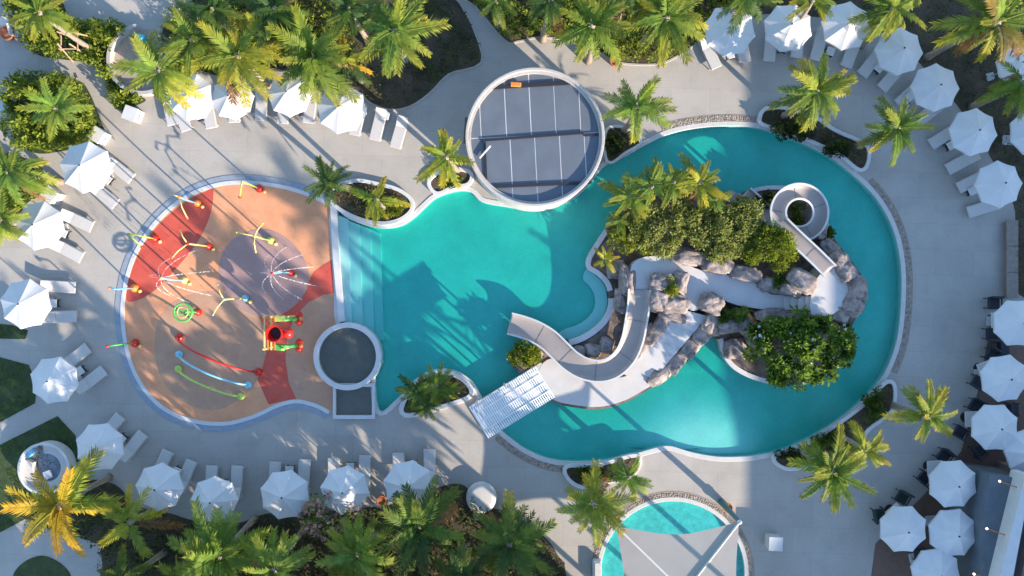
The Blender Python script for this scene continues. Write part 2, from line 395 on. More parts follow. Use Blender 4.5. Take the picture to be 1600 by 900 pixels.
patch([(522, 404), (505, 414), (490, 425), (478, 448), (455, 476), (430, 492), (404, 494), (415, 515), (418, 545), (410, 575), (402, 592), (410, 610), (420, 632), (440, 627), (463, 623), (451, 597), (446, 560), (449, 525), (461, 495), (481, 473), (505, 461), (528, 457)], m_rubred, .016, False)
patch([(411, 358), (445, 370), (470, 395), (482, 425), (478, 455), (455, 482), (425, 495), (390, 490), (360, 468), (344, 435), (346, 400), (370, 370)], m_rubmauve, .020)
# splash pad gutter: white inner kerb and blue-grey outer channel
arc = [(p.x, p.y) for p in left]
def strip(path, d0, d1, z0, z1):
    n = len(path); v = []; f = []
    for i, p in enumerate(path):
        a, b = Vector(path[max(i-1, 0)]), Vector(path[min(i+1, n-1)]); t = (b-a).normalized(); nx, ny = t.y, -t.x
        for d, z in ((d0, z0), (d0, z1), (d1, z1), (d1, z0)): v.append((p[0]+nx*d, p[1]+ny*d, z))
    for i in range(n-1):
        for k in range(3): f.append((i*4+k, i*4+k+1, i*4+5+k, i*4+4+k))
    f += [(0, 1, 2, 3), ((n-1)*4+3, (n-1)*4+2, (n-1)*4+1, (n-1)*4)]
    return MB().add(v, f)
def outer_sign(path, inner_pt):
    a, b = Vector(path[len(path)//2]), Vector(path[len(path)//2+1]); t = (b-a).normalized()
    return -1 if (Vector((t.y, -t.x)).dot(Vector(inner_pt)-a)) > 0 else 1
sg = outer_sign(arc, W2(360, 480))
g = strip(arc, 0, sg*.24, -.02, .05).build('pad_kerb', m_white); tag(g, kind='structure')
g = strip(arc, sg*.243, sg*.60, -.02, .025).build('pad_gutter', m_gutter); tag(g, kind='structure')
wall = [W2(516, 322), W2(520, 400), W2(529, 503)]
g = strip(wall, -.02, -.42, -.6, .12).build('pool_divider_wall', m_white); tag(g, 'white low wall between the splash pad and the turquoise pool steps', 'wall')

# ------------------------------------------------------------------ planting beds
def bed(pts, m=m_soil, z=.012, kerb=False, sm=True, name='planting_bed'):
    p = PX(pts, 5, 0, sm)
    g = MB().prism(p, None, z).build(name, m); tag(g, kind='structure')
    if kerb:
        k = curb(p, .14, -.02, .05).build('bed_edging', m_deck); tag(k, kind='structure')
    return p
B1 = bed([(25, -30), (85, -30), (110, 28), (170, 38), (200, 42), (198, 56), (182, 72), (176, 92), (165, 108), (130, 97), (90, 92), (58, 85), (42, 62), (20, 25)], m_lawn)
B2 = bed([(35, 125), (60, 118), (120, 125), (140, 145), (158, 190), (163, 205), (150, 228), (105, 235), (60, 240), (30, 225), (20, 200)], m_lawn)
B3 = bed([(160, 112), (176, 107), (190, 125), (215, 148), (228, 157), (207, 167), (188, 172), (172, 142)], m_lawn)
B4 = bed([(255, 45), (300, 22), (330, -40), (655, -40), (752, 85), (700, 115), (670, 145), (640, 165), (610, 170), (580, 160), (560, 142), (520, 127), (480, 120), (420, 105), (390, 108), (350, 120), (310, 110), (290, 118), (272, 132), (262, 100)], kerb=True)
B5 = bed([(700, -40), (1125, -40), (1112, 48), (1090, 65), (1060, 85), (1030, 98), (990, 99), (960, 94), (930, 76), (900, 68), (880, 60), (840, 57), (810, 63), (790, 62), (745, 10)], kerb=True)
B6 = bed([(1135, -60), (1760, -60), (1760, 460), (1592, 460), (1586, 330), (1550, 250), (1505, 178), (1455, 118), (1400, 66), (1350, 40), (1290, 28), (1200, 22), (1135, 14)])
B7 = bed([(-60, 235), (30, 245), (66, 262), (66, 300), (42, 318), (22, 345), (-10, 372), (-60, 380)], m_lawn)
B8 = bed([(-60, 500), (20, 508), (44, 516), (40, 530), (-60, 528)], m_lawn, sm=False)
B9 = bed([(-60, 548), (0, 558), (45, 570), (58, 600), (55, 630), (0, 660), (-60, 685)], m_lawn, name='lawn', sm=False)
B10 = bed([(-60, 730), (0, 695), (90, 650), (118, 680), (125, 720), (60, 760), (60, 800), (0, 832), (-60, 850)], m_lawn, name='lawn', sm=False)
B11 = bed([(60, 770), (130, 750), (180, 757), (215, 790), (270, 803), (300, 812), (370, 817), (420, 802), (500, 800), (580, 792), (600, 792), (690, 760), (722, 757), (738, 772), (765, 792), (800, 803), (850, 838), (872, 868), (885, 905), (890, 1100), (200, 1100), (160, 880), (150, 850), (90, 830), (40, 812)])
g = MB().prism(PX([(20, 905), (35, 880), (65, 868), (95, 880), (112, 905), (95, 940), (40, 940)], 5), None, .012).build('lawn', m_lawn); tag(g, kind='structure')
# timber dining terrace on the lower right
TER = PX([(1350, 990), (1368, 850), (1445, 772), (1502, 705), (1532, 600), (1548, 505), (1572, 476), (1760, 476), (1760, 990)], 4, 0, False)
g = MB().prism(TER, -.02, .05).build('timber_terrace', m_timber); tag(g, kind='structure')
# raised planters (white kerbs, soil inside)
def planter(pts, name='pool_planter', label='', h=.28, w=.24, sm=True):
    p = PX(pts, 5, 0, sm)
    root = thing(name, label, 'planter', (0, 0, 0))
    curb(p, w, -.05, h).build('kerb', m_white, root)
    MB().prism(offset(p, .04), None, h-.10).build('soil', m_soil, root)
    return p
PL1 = planter([(524, 317), (546, 332), (575, 343), (604, 346), (628, 339), (642, 325), (638, 311), (620, 299), (590, 291), (560, 286), (532, 293), (518, 303)], label='kerbed planter with a yellowish palm between the splash pad and the pool top edge')
PL2 = planter([(674, 284), (700, 268), (732, 272), (730, 286), (708, 290), (684, 300)], label='small planter beside the round roof holding a yellow palm')
PL3 = planter([(949, 205), (980, 205), (998, 222), (975, 238), (950, 252)], label='small planter between the round roof and the top pool edge', w=.18)
PL4 = planter([(1188, 187), (1202, 172), (1260, 182), (1300, 207), (1345, 228), (1352, 245), (1342, 264), (1310, 240), (1270, 221), (1230, 204), (1195, 195)], label='long curved planter on the upper right pool edge')
PL5 = planter([(1212, 712), (1252, 699), (1302, 668), (1352, 631), (1382, 600), (1392, 606), (1387, 640), (1352, 668), (1330, 700), (1290, 716), (1240, 728), (1218, 724)], label='long curved planter on the lower right pool edge')
PL6 = planter([(887, 730), (930, 729), (985, 714), (996, 718), (985, 738), (950, 748), (915, 757), (893, 748)], label='small planter below the lower pool edge beside the kids pool')
PL7 = planter([(652, 600), (674, 588), (698, 585), (720, 594), (733, 609), (728, 618), (700, 628), (655, 642), (632, 642), (640, 618)], label='rounded planter lobe jutting into the pool beside the white pergola', w=.3)

# pebble bands (small loose stones: stuff)
def pebbles(path, w, name, hmax=.04, step=.115):
    pts = [Vector((*p, 0)) for p in path]; mb = MB(); acc = 0
    for i in range(len(pts)-1):
        a, b = pts[i], pts[i+1]; L = (b-a).length; t = (b-a).normalized(); nrm = Vector((t.y, -t.x, 0))
        k = max(1, int(L/step))
        for j in range(k):
            for q in range(max(1, int(abs(w)/step))):
                c = a+(b-a)*((j+random.uniform(.2, .8))/k)+nrm*(math.copysign((q+random.uniform(.2, .8))*step, w))
                r = random.uniform(.055, .085); n6 = 6; v = []; ph = random.random()*6
                for zz, rr in ((-.02, 1), (hmax*random.uniform(.4, .7), .95), (hmax*random.uniform(.75, 1.1), .5)):
                    for s in range(n6):
                        an = ph+s*math.pi/3; v.append((c.x+r*rr*math.cos(an)*random.uniform(.8, 1.2), c.y+r*rr*math.sin(an)*random.uniform(.8, 1.2), zz))
                f = [(s, (s+1) % 6, 6+(s+1) % 6, 6+s) for s in range(6)]+[(6+s, 6+(s+1) % 6, 12+(s+1) % 6, 12+s) for s in range(6)]+[tuple(range(12, 18))]
                mb.add(v, f)
    sb = strip([(p.x, p.y) for p in pts], 0, w, -.02, .012).build('pebble_mortar', m_mortar); tag(sb, kind='structure')
    o = mb.build(name, m_stone); tag(o, kind='stuff')
    return o
def sub(poly, a, b):                       # piece of pool outline between two photo points
    pa, pb = Vector(W2(*a)), Vector(W2(*b)); ia = min(range(len(poly)), key=lambda i: (Vector(poly[i])-pa).length); ib = min(range(len(poly)), key=lambda i: (Vector(poly[i])-pb).length)
    return poly[ia:ib+1] if ia <= ib else poly[ia:]+poly[:ib+1]
po = offset(pool, .31)
sgn = 1
def pebble_along(a, b, w, name):
    p = sub(po, a, b); s = outer_sign(p, W2(1100, 450)); o = pebbles(p, s*w, name)
    tag(o, 'band of rough brown stones along the pool coping', 'stone band'); return o
for a, b, lab in [((1352, 290), (1388, 575), 'brown pebble band along the right coping of the main pool'), ((1040, 212), (1184, 200), 'brown pebble band along the top coping of the main pool'), ((884, 722), (786, 674), 'brown pebble band along the bottom coping of the main pool below the pergola')]:
    p = sub(po, a, b); s = outer_sign(p, W2(1100, 450) if a[0] > 900 else W2(850, 620))
    o = pebbles(p, s*.42, 'pebble_band'); tag(o, lab, 'stone band')
kring = circle(kc[0], kc[1], 112/25+.28, 72); kring.append(kring[0])
o = pebbles(kring, .34, 'pebble_band'); tag(o, 'brown pebble ring around the round kids pool', 'stone band')

# ------------------------------------------------------------------ dark round spa and square basin
root = thing('plunge_spa', 'round dark plunge spa with a white rim at the splash pad corner', 'spa', W(545, 556))
MB().lathe([(1.78, -.02), (1.78, .42), (1.82, .46), (2.06, .46), (2.10, .42), (2.10, -.5)], 64, closed=False).build('rim', m_white, root)
MB().lathe([(1.80, -.1), (1.80, .10)], 64).build('basin_floor', m_spafloor, root)
MB().lathe([(1.775, .05), (1.775, .33)], 64).build('spa_water', m_spawater, root)
# replace the filled rim caps by an open ring
def open_ring(name, prof, m, parent, n=64):
    return MB().lathe(prof, n, closed=True).build(name, m, parent)
for c in list(root.children):
    if c.name.startswith('rim'):
        me = c.data; bpy.data.objects.remove(c); bpy.data.meshes.remove(me)
open_ring('rim', [(1.78, -.02), (1.78, .43), (1.82, .46), (2.06, .46), (2.10, .43), (2.10, -.5)], m_white, root)
root = thing('balance_basin', 'dark square water basin with white walls below the round spa', 'basin', W(553, 620))
q = [W2(526, 604), W2(582, 604), W2(582, 648), W2(526, 648)]
o0 = W(553, 620); q = [(x-o0.x, y-o0.y) for x, y in q]
curb(q, .30, -.6, .22).build('wall', m_white, root)
MB().prism(offset(q, .02), None, .02).build('basin_floor', m_spafloor, root)
MB().prism(offset(q, .015), .0, .14, bottom=True).build('basin_water', m_spawater, root)

# ================================================================== ISLAND
isl_px = [(985, 322), (1010, 308), (1060, 296), (1110, 302), (1150, 303), (1168, 298), (1190, 292), (1222, 291), (1255, 297), (1280, 318), (1290, 345), (1302, 372), (1322, 398), (1345, 430), (1352, 455), (1346, 482), (1332, 505), (1318, 545), (1298, 575), (1262, 598), (1215, 601), (1180, 594), (1152, 581), (1135, 566), (1125, 546), (1121, 530), (1112, 521), (1101, 527), (1088, 548), (1060, 577), (1030, 597), (1000, 616), (970, 631), (935, 639), (895, 636), (862, 627), (846, 608), (828, 590), (806, 578), (795, 560), (806, 545), (840, 538), (868, 534), (888, 531), (912, 522), (936, 504), (948, 485), (951, 466), (946, 445), (932, 430), (917, 420), (916, 405), (925, 388), (942, 362), (960, 340)]
isl = PX(isl_px, 4)
m_isl = M('island_rock_ground', (.11, .08, .06), .95, .3, 1.5, .8, 8, col2=(.25, .19, .155), fine=.25)
g = MB().prism(isl, POOL_Z-.1, .10).build('island_ground', m_isl); tag(g, kind='structure')
wl_ = sub(isl, (960, 340), (888, 531))
n_is = len(isl)
def isl_wall(a, b, w, z, name='island_coping'):
    p = sub(isl, a, b); s = outer_sign(p, W2(1100, 450)); g = strip(p, s*.005, -s*w, POOL_Z, z).build(name, m_white); return tag(g, kind='structure')
# outline runs clockwise from the top; the cove on the left side, the spiral planter and the tree bed get white walls
isl_wall((888, 531), (951, 466), .36, .20); isl_wall((948, 458), (962, 338), .30, .22)
isl_wall((1166, 299), (1302, 372), .24, .22); isl_wall((1215, 601), (1121, 530), .28, .20)
# walkway pieces: lower plaza, stepped ramp, upper level, platform
def slab(pts, z0, z1, m=m_walk, sm=True, name='island_walkway', n=4):
    g = MB().prism(PX(pts, n, z1 if z1 > .5 else 0, sm), z0, z1).build(name, m); return tag(g, kind='structure')
slab([(842, 578), (860, 560), (885, 575), (930, 592), (975, 588), (1010, 575), (1030, 590), (1000, 612), (970, 627), (935, 635), (895, 632), (865, 624), (850, 606)], .05, .17)
NS = 9
for i in range(NS):                          # ramp climbing from the plaza to the upper level in shallow steps
    t0, t1 = i/NS, (i+1)/NS
    A, B_ = (974, 584), (1060, 482); C_, D_ = (1010, 606), (1106, 494)
    f = lambda P, Q, t: (P[0]+(Q[0]-P[0])*t, P[1]+(Q[1]-P[1])*t)
    z = .20+.95*t1
    g = MB().prism([W2(*f(A, B_, t0), z), W2(*f(A, B_, t1), z), W2(*f(C_, D_, t1), z), W2(*f(C_, D_, t0), z)], .08, z).build('ramp_step', m_walk); tag(g, kind='structure')
slab([(985, 462), (984, 430), (992, 408), (1020, 400), (1060, 408), (1100, 424), (1150, 432), (1185, 445), (1205, 460), (1232, 462), (1232, 482), (1200, 484), (1150, 476), (1120, 466), (1100, 478), (1085, 486), (1072, 480), (1058, 470), (1020, 450), (1016, 462)], .08, 1.20, n=3)
for i in range(4):
    z = 1.36+.17*i
    slab([(1226+i*11, 463), (1239+i*11, 463), (1239+i*11, 484), (1226+i*11, 484)], .08, z, sm=False, name='platform_step')
slab([(1268, 462), (1275, 440), (1282, 428), (1302, 412), (1318, 432), (1330, 452), (1322, 472), (1300, 492), (1268, 492)], .08, 2.06, n=2)

# boulders
def boulder(px, py, rx, ry, hgt, rz, z0, label, seed):
    rnd = random.Random(seed); N = 30; Mr = 19; v = []; f = []
    off = Vector((rnd.random()*50, rnd.random()*50, rnd.random()*50))
    for i in range(Mr+1):
        th = math.pi*i/Mr
        for k in range(N):
            a = 2*math.pi*k/N
            d = Vector((math.sin(th)*math.cos(a), math.sin(th)*math.sin(a), math.cos(th)))
            e = .65                                      # slightly squared
            d2 = Vector([math.copysign(abs(c)**e, c) for c in d])
            r = 1.1+.34*mnoise.noise(d*1.3+off)+.13*mnoise.noise(d*3.2+off)-.11*max(0, .28-abs(mnoise.noise(d*2.1+off*1.7)))*3+.05*mnoise.noise(d*8+off)
            v.append((d2.x*rx/25*r, d2.y*ry/25*r, d2.z*hgt/2*r))
    for i in range(Mr):
        for k in range(N): f.append((i*N+k, i*N+(k+1) % N, (i+1)*N+(k+1) % N, (i+1)*N+k))
    me = mesh('boulder', v, f, m_rock, True)
    top = z0+hgt
    p = W(px, py, top*.7); o = link('boulder', me, None, (p.x, p.y, z0+hgt*.38), (0, 0, -R(rz)))
    tag(o, label, 'boulder', 'boulders edging the island'); return o
RK = [
 (1032, 441, 17, 15, 1.0, 0, .9, 'pinkish boulder at the upper left of the fern pocket in the walkway'),
 (1062, 440, 11, 16, 1.0, 10, .9, 'boulder at the right of the fern pocket in the walkway'),
 (1028, 470, 14, 15, 1.0, 20, .9, 'pale pink boulder beside the start of the curved grey slide'),
 (1056, 474, 18, 12, .9, 5, .9, 'flat grey boulder below the fern pocket in the walkway'),
 (1050, 492, 20, 9, .9, 20, .6, 'long boulder at the head of the hollow under the curved slide'),
 (1034, 505, 10, 17, .9, 30, .3, 'brown boulder in the hollow beside the stepped ramp'),
 (1019, 522, 12, 16, .8, 35, .2, 'brown boulder halfway down the hollow beside the ramp'),
 (1000, 545, 10, 19, .7, 40, .1, 'lower brown boulder where the hollow meets the slide bend'),
 (1112, 474, 17, 14, 1.1, 25, 1.0, 'dark grey boulder at the head of the stepped ramp'),
 (1110, 503, 11, 17, 1.0, 25, .6, 'boulder on the right side at the top of the ramp'),
 (1096, 524, 12, 17, .9, 35, .35, 'boulder on the right side of the ramp, second from the top'),
 (1078, 545, 12, 17, .8, 40, .2, 'boulder on the right side of the ramp, third from the top'),
 (1057, 566, 12, 17, .7, 40, .05, 'boulder on the right side of the ramp near the bottom'),
 (1032, 586, 11, 20, .6, 48, 0, 'lowest boulder on the right side of the ramp at the waterline'),
 (1113, 512, 15, 12, .9, 20, .2, 'boulder at the tip of the green water inlet'),
 (1138, 508, 26, 12, 1.0, -10, .5, 'long grey boulder below the fern pocket by the inlet'),
 (1165, 508, 10, 24, .9, -38, .4, 'slanting sunlit boulder on the left of the flowering tree bed'),
 (1186, 538, 10, 24, .8, -40, .2, 'slanting pale boulder under the left of the flowering tree'),
 (1148, 545, 16, 16, .5, 0, 0, 'low brown boulder in the bed behind the white inlet wall'),
 (1205, 492, 22, 9, .9, -5, .9, 'dark low boulder between the platform steps and the flowering tree'),
 (1240, 494, 20, 8, .9, 0, .9, 'dark low boulder under the platform steps'),
 (1250, 440, 22, 14, 1.0, 30, 1.6, 'large grey boulder beside the foot of the straight slide chute'),
 (1232, 452, 16, 10, 1.0, 15, 1.2, 'boulder left of the platform beside the small green shrub'),
 (1310, 410, 12, 15, 1.0, -30, 1.5, 'boulder beside the top of the straight chute'),
 (1318, 425, 12, 14, 1.1, -25, 1.5, 'boulder right of the chute top facing the pool'),
 (1336, 450, 14, 18, 1.4, -10, 1.2, 'big pinkish boulder at the right end of the platform'),
 (1328, 478, 17, 13, 1.2, 30, 1.2, 'sunlit boulder at the lower right of the platform'),
 (1308, 492, 16, 12, 1.2, 30, 1.0, 'pink boulder between the platform and the flowering tree'),
 (1296, 388, 12, 14, .9, -30, .5, 'boulder between the spiral slide and the pool'),
 (1282, 362, 10, 12, .8, 0, .2, 'small boulder under the right of the spiral slide'),
 (980, 440, 12, 24, 1.0, 0, .5, 'tall pale boulder on the left of the slide start'),
 (972, 470, 10, 18, .9, 0, .2, 'grey boulder below the slide start by the cove wall'),
 (962, 420, 13, 14, .7, 0, .1, 'boulder beside the small yellow palm by the cove'),
 (1075, 402, 26, 12, .8, 10, 1.0, 'pale flat boulder under the island tree canopy'),
 (1120, 415, 22, 12, .9, 10, 1.0, 'grey boulder at the walkway edge below the tree canopy'),
 (1165, 428, 20, 11, .9, 12, 1.0, 'purple grey boulder at the walkway edge below the right tree'),
 (1205, 445, 18, 12, .9, 10, 1.0, 'grey boulder near the shrub left of the platform'),
 (1148, 312, 16, 11, .8, 30, 0, 'brown boulder beside the spiral slide exit'),
 (905, 550, 12, 9, .6, 0, 0, 'orange brown rock inside the curve of the slide, left one'),
 (926, 548, 13, 10, .6, 10, 0, 'orange brown rock inside the curve of the slide, middle one'),
 (948, 540, 10, 12, .6, 20, 0, 'dark rock inside the curve of the slide, right one'),
 (838, 556, 9, 8, .5, 0, 0, 'small rock beside the leafy shrub by the slide exit'),
]
for i, r in enumerate(RK): boulder(*r, 100+i)

m_flange = M('flange_joint', (.22, .20, .19), .5, .1, 4)
# ------------------------------------------------------------------ slides
def sweep(path, prof, closed_prof=True):
    P = [Vector(p) for p in path]; n = len(P); m = len(prof); v = []; f = []
    for i, p in enumerate(P):
        t = (P[min(i+1, n-1)]-P[max(i-1, 0)]); t.z = 0; t.normalize(); s = Vector((t.y, -t.x, 0))
        for u, w in prof: v.append(p+s*u+Vector((0, 0, w)))
    for i in range(n-1):
        for k in range(m): f.append((i*m+k, (i+1)*m+k, (i+1)*m+(k+1) % m, i*m+(k+1) % m))
    f += [tuple(range(m)), tuple(range((n-1)*m+m-1, (n-1)*m-1, -1))]
    return v, f
def slide(root, path, w, wall=.34, flanges=()):
    t = .06
    pr = [(-w, wall), (-w+.04, .12), (-w*.6, .02), (0, 0), (w*.6, .02), (w-.04, .12), (w, wall), (w+t, wall), (w+t-.02, .05), (w*.62, -t), (-w*.62, -t), (-w-t+.02, .05), (-w-t, wall)]
    v, f = sweep(path, pr); o = MB().add(v, f).build('trough', m_slide, root, True)
    for k in flanges:
        a, b = Vector(path[k]), Vector(path[k+1]); d_ = (b-a).normalized()*.05
        prf = [(u*1.0, q+.012) for u, q in pr[:7]]+[(u*1.03, q-.03) for u, q in pr[7:]]
        v, f = sweep([a, a+d_], prf); MB().add(v, f).build('flange', m_flange, root)
    for s in (-1, 1):
        pr2 = [(s*(w+.03)+dx, wall+dz) for dx, dz in ((-.055, -.02), (-.055, .06), (.055, .06), (.055, -.02))]
        v, f = sweep(path, pr2); MB().add(v, f).build('rim', m_white, root)
s1 = [(998, 452, 1.24), (996, 480, 1.12), (992, 505, 1.0), (987, 530, .9), (976, 555, .8), (957, 573, .72), (936, 579, .64), (912, 575, .56), (891, 563, .48), (873, 546, .40), (856, 530, .31), (836, 518, .22), (815, 510, .12), (796, 505, .04)]
root = thing('curved_slide', 'grey water slide with white rims curving down into the main pool', 'water slide', W(940, 560))
p1 = smooth_open([W(x, y, z) for x, y, z in s1], 5); lo = Vector(root.location)
slide(root, [p-lo for p in p1], .62, .34, (9, 20, 31, 42, 53))
for k in (8, 22, 34, 48):
    p = p1[k]-lo
    if p1[k].z > .3: MB().tube([(p.x, p.y, .05), (p.x, p.y, p1[k].z-.05)], .12, 10).build('support', m_white, root)
root = thing('spiral_slide', 'grey spiral water slide with one loop dropping from the rock platform', 'water slide', W(1245, 340))
lo = Vector(root.location)
cx, cy, rr = 1246, 333, 33
pts = [(1294, 424, 2.2), (1275, 405, 2.15), (1256, 387, 2.1), (1240, 372, 2.05)]
ta = math.atan2(358-cy, 1223-cx)
for i in range(1, 21):
    a = ta+2*math.pi*i/20*.96
    pts.append((cx+rr*math.cos(a), cy+rr*math.sin(a), 2.0-1.25*i/20))
pts += [(1213, 350, .66), (1196, 334, .5), (1180, 319, .32), (1162, 303, .12)]
p2 = smooth_open([W(x, y, z) for x, y, z in pts], 4)
slide(root, [p-lo for p in p2], .42, .30, (6, 24, 42, 60, 78, 94))
for k in (26, 42, 58, 74):
    p = p2[k]-lo; MB().tube([(p.x, p.y, .05), (p.x, p.y, p2[k].z-.05)], .10, 10).build('support', m_white, root)

# ------------------------------------------------------------------ pergola bridge
hp = 2.6
A0, B0 = W(749, 660, hp), W(851, 597, hp); dirv = (B0-A0); Lp = dirv.length; ang = math.atan2(dirv.y, dirv.x); wp_ = 2.15
mid = (A0+B0)/2
root = thing('bridge_pergola', 'white slatted pergola bridge from the deck to the slide island', 'pergola', (mid.x, mid.y, 0), ang)
MB().box((0, 0, .09), (Lp+.8, 1.7, .14), bev=.02).build('bridge_deck', m_walk, root)
for s in (-1, 1):
    MB().box((0, s*wp_*.42, hp-.12), (Lp, .12, .18)).build('beam', m_white, root)
    for k in (-1, 0, 1): MB().tube([(k*Lp*.44, s*wp_*.42, .0), (k*Lp*.44, s*wp_*.42, hp-.2)], .07, 8).build('post', m_white, root)
m_perg = M('pergola_paint', (.74, .74, .73), .5, .04, 3)
slat = MB().box((0, 0, 0), (.075, wp_, .08)).me('slat', m_perg)
ns = int(Lp/.135)
for i in range(ns+1): link('slat', slat, root, (-Lp/2+Lp*i/ns, 0, hp+.02))
bat = MB().box((0, 0, 0), (Lp, .05, .04)).me('batten', m_perg)
for k in (-1, 0, 1): link('batten', bat, root, (0, k*.55, hp+.08))

# ------------------------------------------------------------------ round pavilion roof
hr = 3.0; RC = W(836, 214, hr); RR = 108/25*(HC-hr)/HC
root = thing('round_pavilion', 'round pool bar with a flat blue grey panelled roof and white rim', 'pavilion', (RC.x, RC.y, 0))
open_ring('wall', [(RR-.30, -.6), (RR-.30, hr-.40), (RR-.02, hr-.40), (RR-.02, -.6)], m_coping, root, 72)
m_rim = M('rim_render', (.44, .41, .38), .6, .08, 3)
open_ring('parapet', [(RR-.14, hr-.45), (RR-.14, hr-.02), (RR-.11, hr), (RR+.01, hr), (RR+.04, hr-.02), (RR+.04, hr-.45)], m_rim, root, 72)
open_ring('inner_ledge', [(RR-.27, hr-.42), (RR-.27, hr-.16), (RR-.145, hr-.16), (RR-.145, hr-.42)], m_rim, root, 72)
rp = RR-.28; zr = hr-.32
MB().lathe([(rp+.01, -.05), (rp+.01, 0)], 72, (0, 0, zr+.006)).build('roof_base', m_white, root)
circ = circle(0, 0, rp, 96)
def clip(poly, box):
    x0, x1, y0, y1 = box
    def cl(P, f, ax, val):
        out = []
        for i in range(len(P)):
            a, b = P[i-1], P[i]; fa, fb = f(a), f(b)
            if fa != fb:
                t = (val-a[ax])/(b[ax]-a[ax]); out.append((a[0]+(b[0]-a[0])*t, a[1]+(b[1]-a[1])*t))
            if fb: out.append(b)
        return out
    for f, ax, val in ((lambda p: p[0] >= x0, 0, x0), (lambda p: p[0] <= x1, 0, x1), (lambda p: p[1] >= y0, 1, y0), (lambda p: p[1] <= y1, 1, y1)):
        poly = cl(poly, f, ax, val)
        if len(poly) < 3: return []
    return poly
k = 25/((HC-hr)/HC)
ys = [(95-214), (131-214), (210-214), (287-214), (330-214)]
tilt = .05
for r_ in range(4):
    sx = [-84, -44, -5, 34, 73] if r_ < 2 else [-79, -39, 0, 39, 78]
    xs = [-120]+sx+[120]
    for c_ in range(6):
        gap = .03
        poly = clip(circ, (xs[c_]/k+gap, xs[c_+1]/k-gap, -ys[r_+1]/k+gap, -ys[r_]/k-gap))
        if len(poly) >= 3: MB().prism(poly, zr-.03, zr+random.uniform(.012, .03)).build('roof_panel', m_roofpanel, root, rot=(0, 0, tilt))
def beam(x0, y0, x1, y1, w):
    a, b = W(x0, y0, hr)-RC, W(x1, y1, hr)-RC; c = (a+b)/2; d = b-a
    MB().box((c.x, c.y, zr+.06), (d.length, w, .10), math.atan2(d.y, d.x)).build('roof_beam', m_darkmetal, root)
beam(762, 135, 895, 127, .24); beam(752, 218, 912, 206, .14); beam(914, 210, 936, 208, .14); beam(757, 222, 760, 288, .12); beam(772, 291, 925, 284, .16)
MB().box((*((W(806, 131, hr)-RC).to_2d()), zr+.18), (.62, .26, .16), -.05, bev=.04).build('roof_vent', m_orange, root)
MB().box((*((W(729, 203, hr)-RC).to_2d()), zr+.12), (.30, 1.5, .2), -.06).build('roof_hatch', m_timber, root)
a, b = W(749, 246, hr)-RC, W(766, 227, hr)-RC
MB().tube([(a.x, a.y, zr+.15), (b.x, b.y, zr+.2)], .06, 8).build('roof_pipe', m_white, root)

# ================================================================== UMBRELLAS, LOUNGERS, TABLES
UR = 1.45; UH = 2.35; UP = .62
def umbrella_proto():
    root = thing('sun_umbrella', '', 'umbrella')
    MB().box((0, 0, .05), (.6, .6, .10), bev=.02).build('base', m_alu, root)
    MB().tube([(0, 0, .05), (0, 0, UH+UP-.05)], .03, 8).build('pole', m_alu, root)
    v = []; f = []; nu, nv = 6, 4                      # one fabric panel between two ribs
    for i in range(nu+1):
        t = i/nu; r = .04+(UR-.04)*t; z = UH+UP*(1-t)**1.0-.02*math.sin(math.pi*t)
        for j in range(nv+1):
            s = j/nv; a0 = math.pi/8
            e = Vector((math.cos(-a0), math.sin(-a0), 0)).lerp(Vector((math.cos(a0), math.sin(a0), 0)), s)
            sag = math.sin(math.pi*s)*t
            v.append((e.x*r*(1-.03*sag), e.y*r*(1-.03*sag), z-.06*sag*(.4+.6*(1-t)) ))
    n0 = len(v)
    for i in range(nu):
        for j in range(nv): f.append((i*(nv+1)+j, (i+1)*(nv+1)+j, (i+1)*(nv+1)+j+1, i*(nv+1)+j+1))
    for j in range(nv+1):
        x, y, z = v[nu*(nv+1)+j]; v.append((x*.995, y*.995, z-.14))      # valance
    for j in range(nv): f.append((nu*(nv+1)+j, n0+j, n0+j+1, nu*(nv+1)+j+1))
    pm = mesh('canopy_panel', v, f, m_fabric, False)
    rib = MB().tube([(.05, 0, UH+UP-.06), (UR-.02, 0, UH-.035)], .014, 5).me('rib', m_alu)
    for k_ in range(8):
        link('canopy_panel', pm, root, rot=(0, 0, k_*math.pi/4))
        link('rib', rib, root, rot=(0, 0, (k_+.5)*math.pi/4))
    MB().lathe([(.001, .10), (.05, .04), (.06, -.02)], 10, (0, 0, UH+UP)).build('finial', m_darkmetal, root, True)
    return root
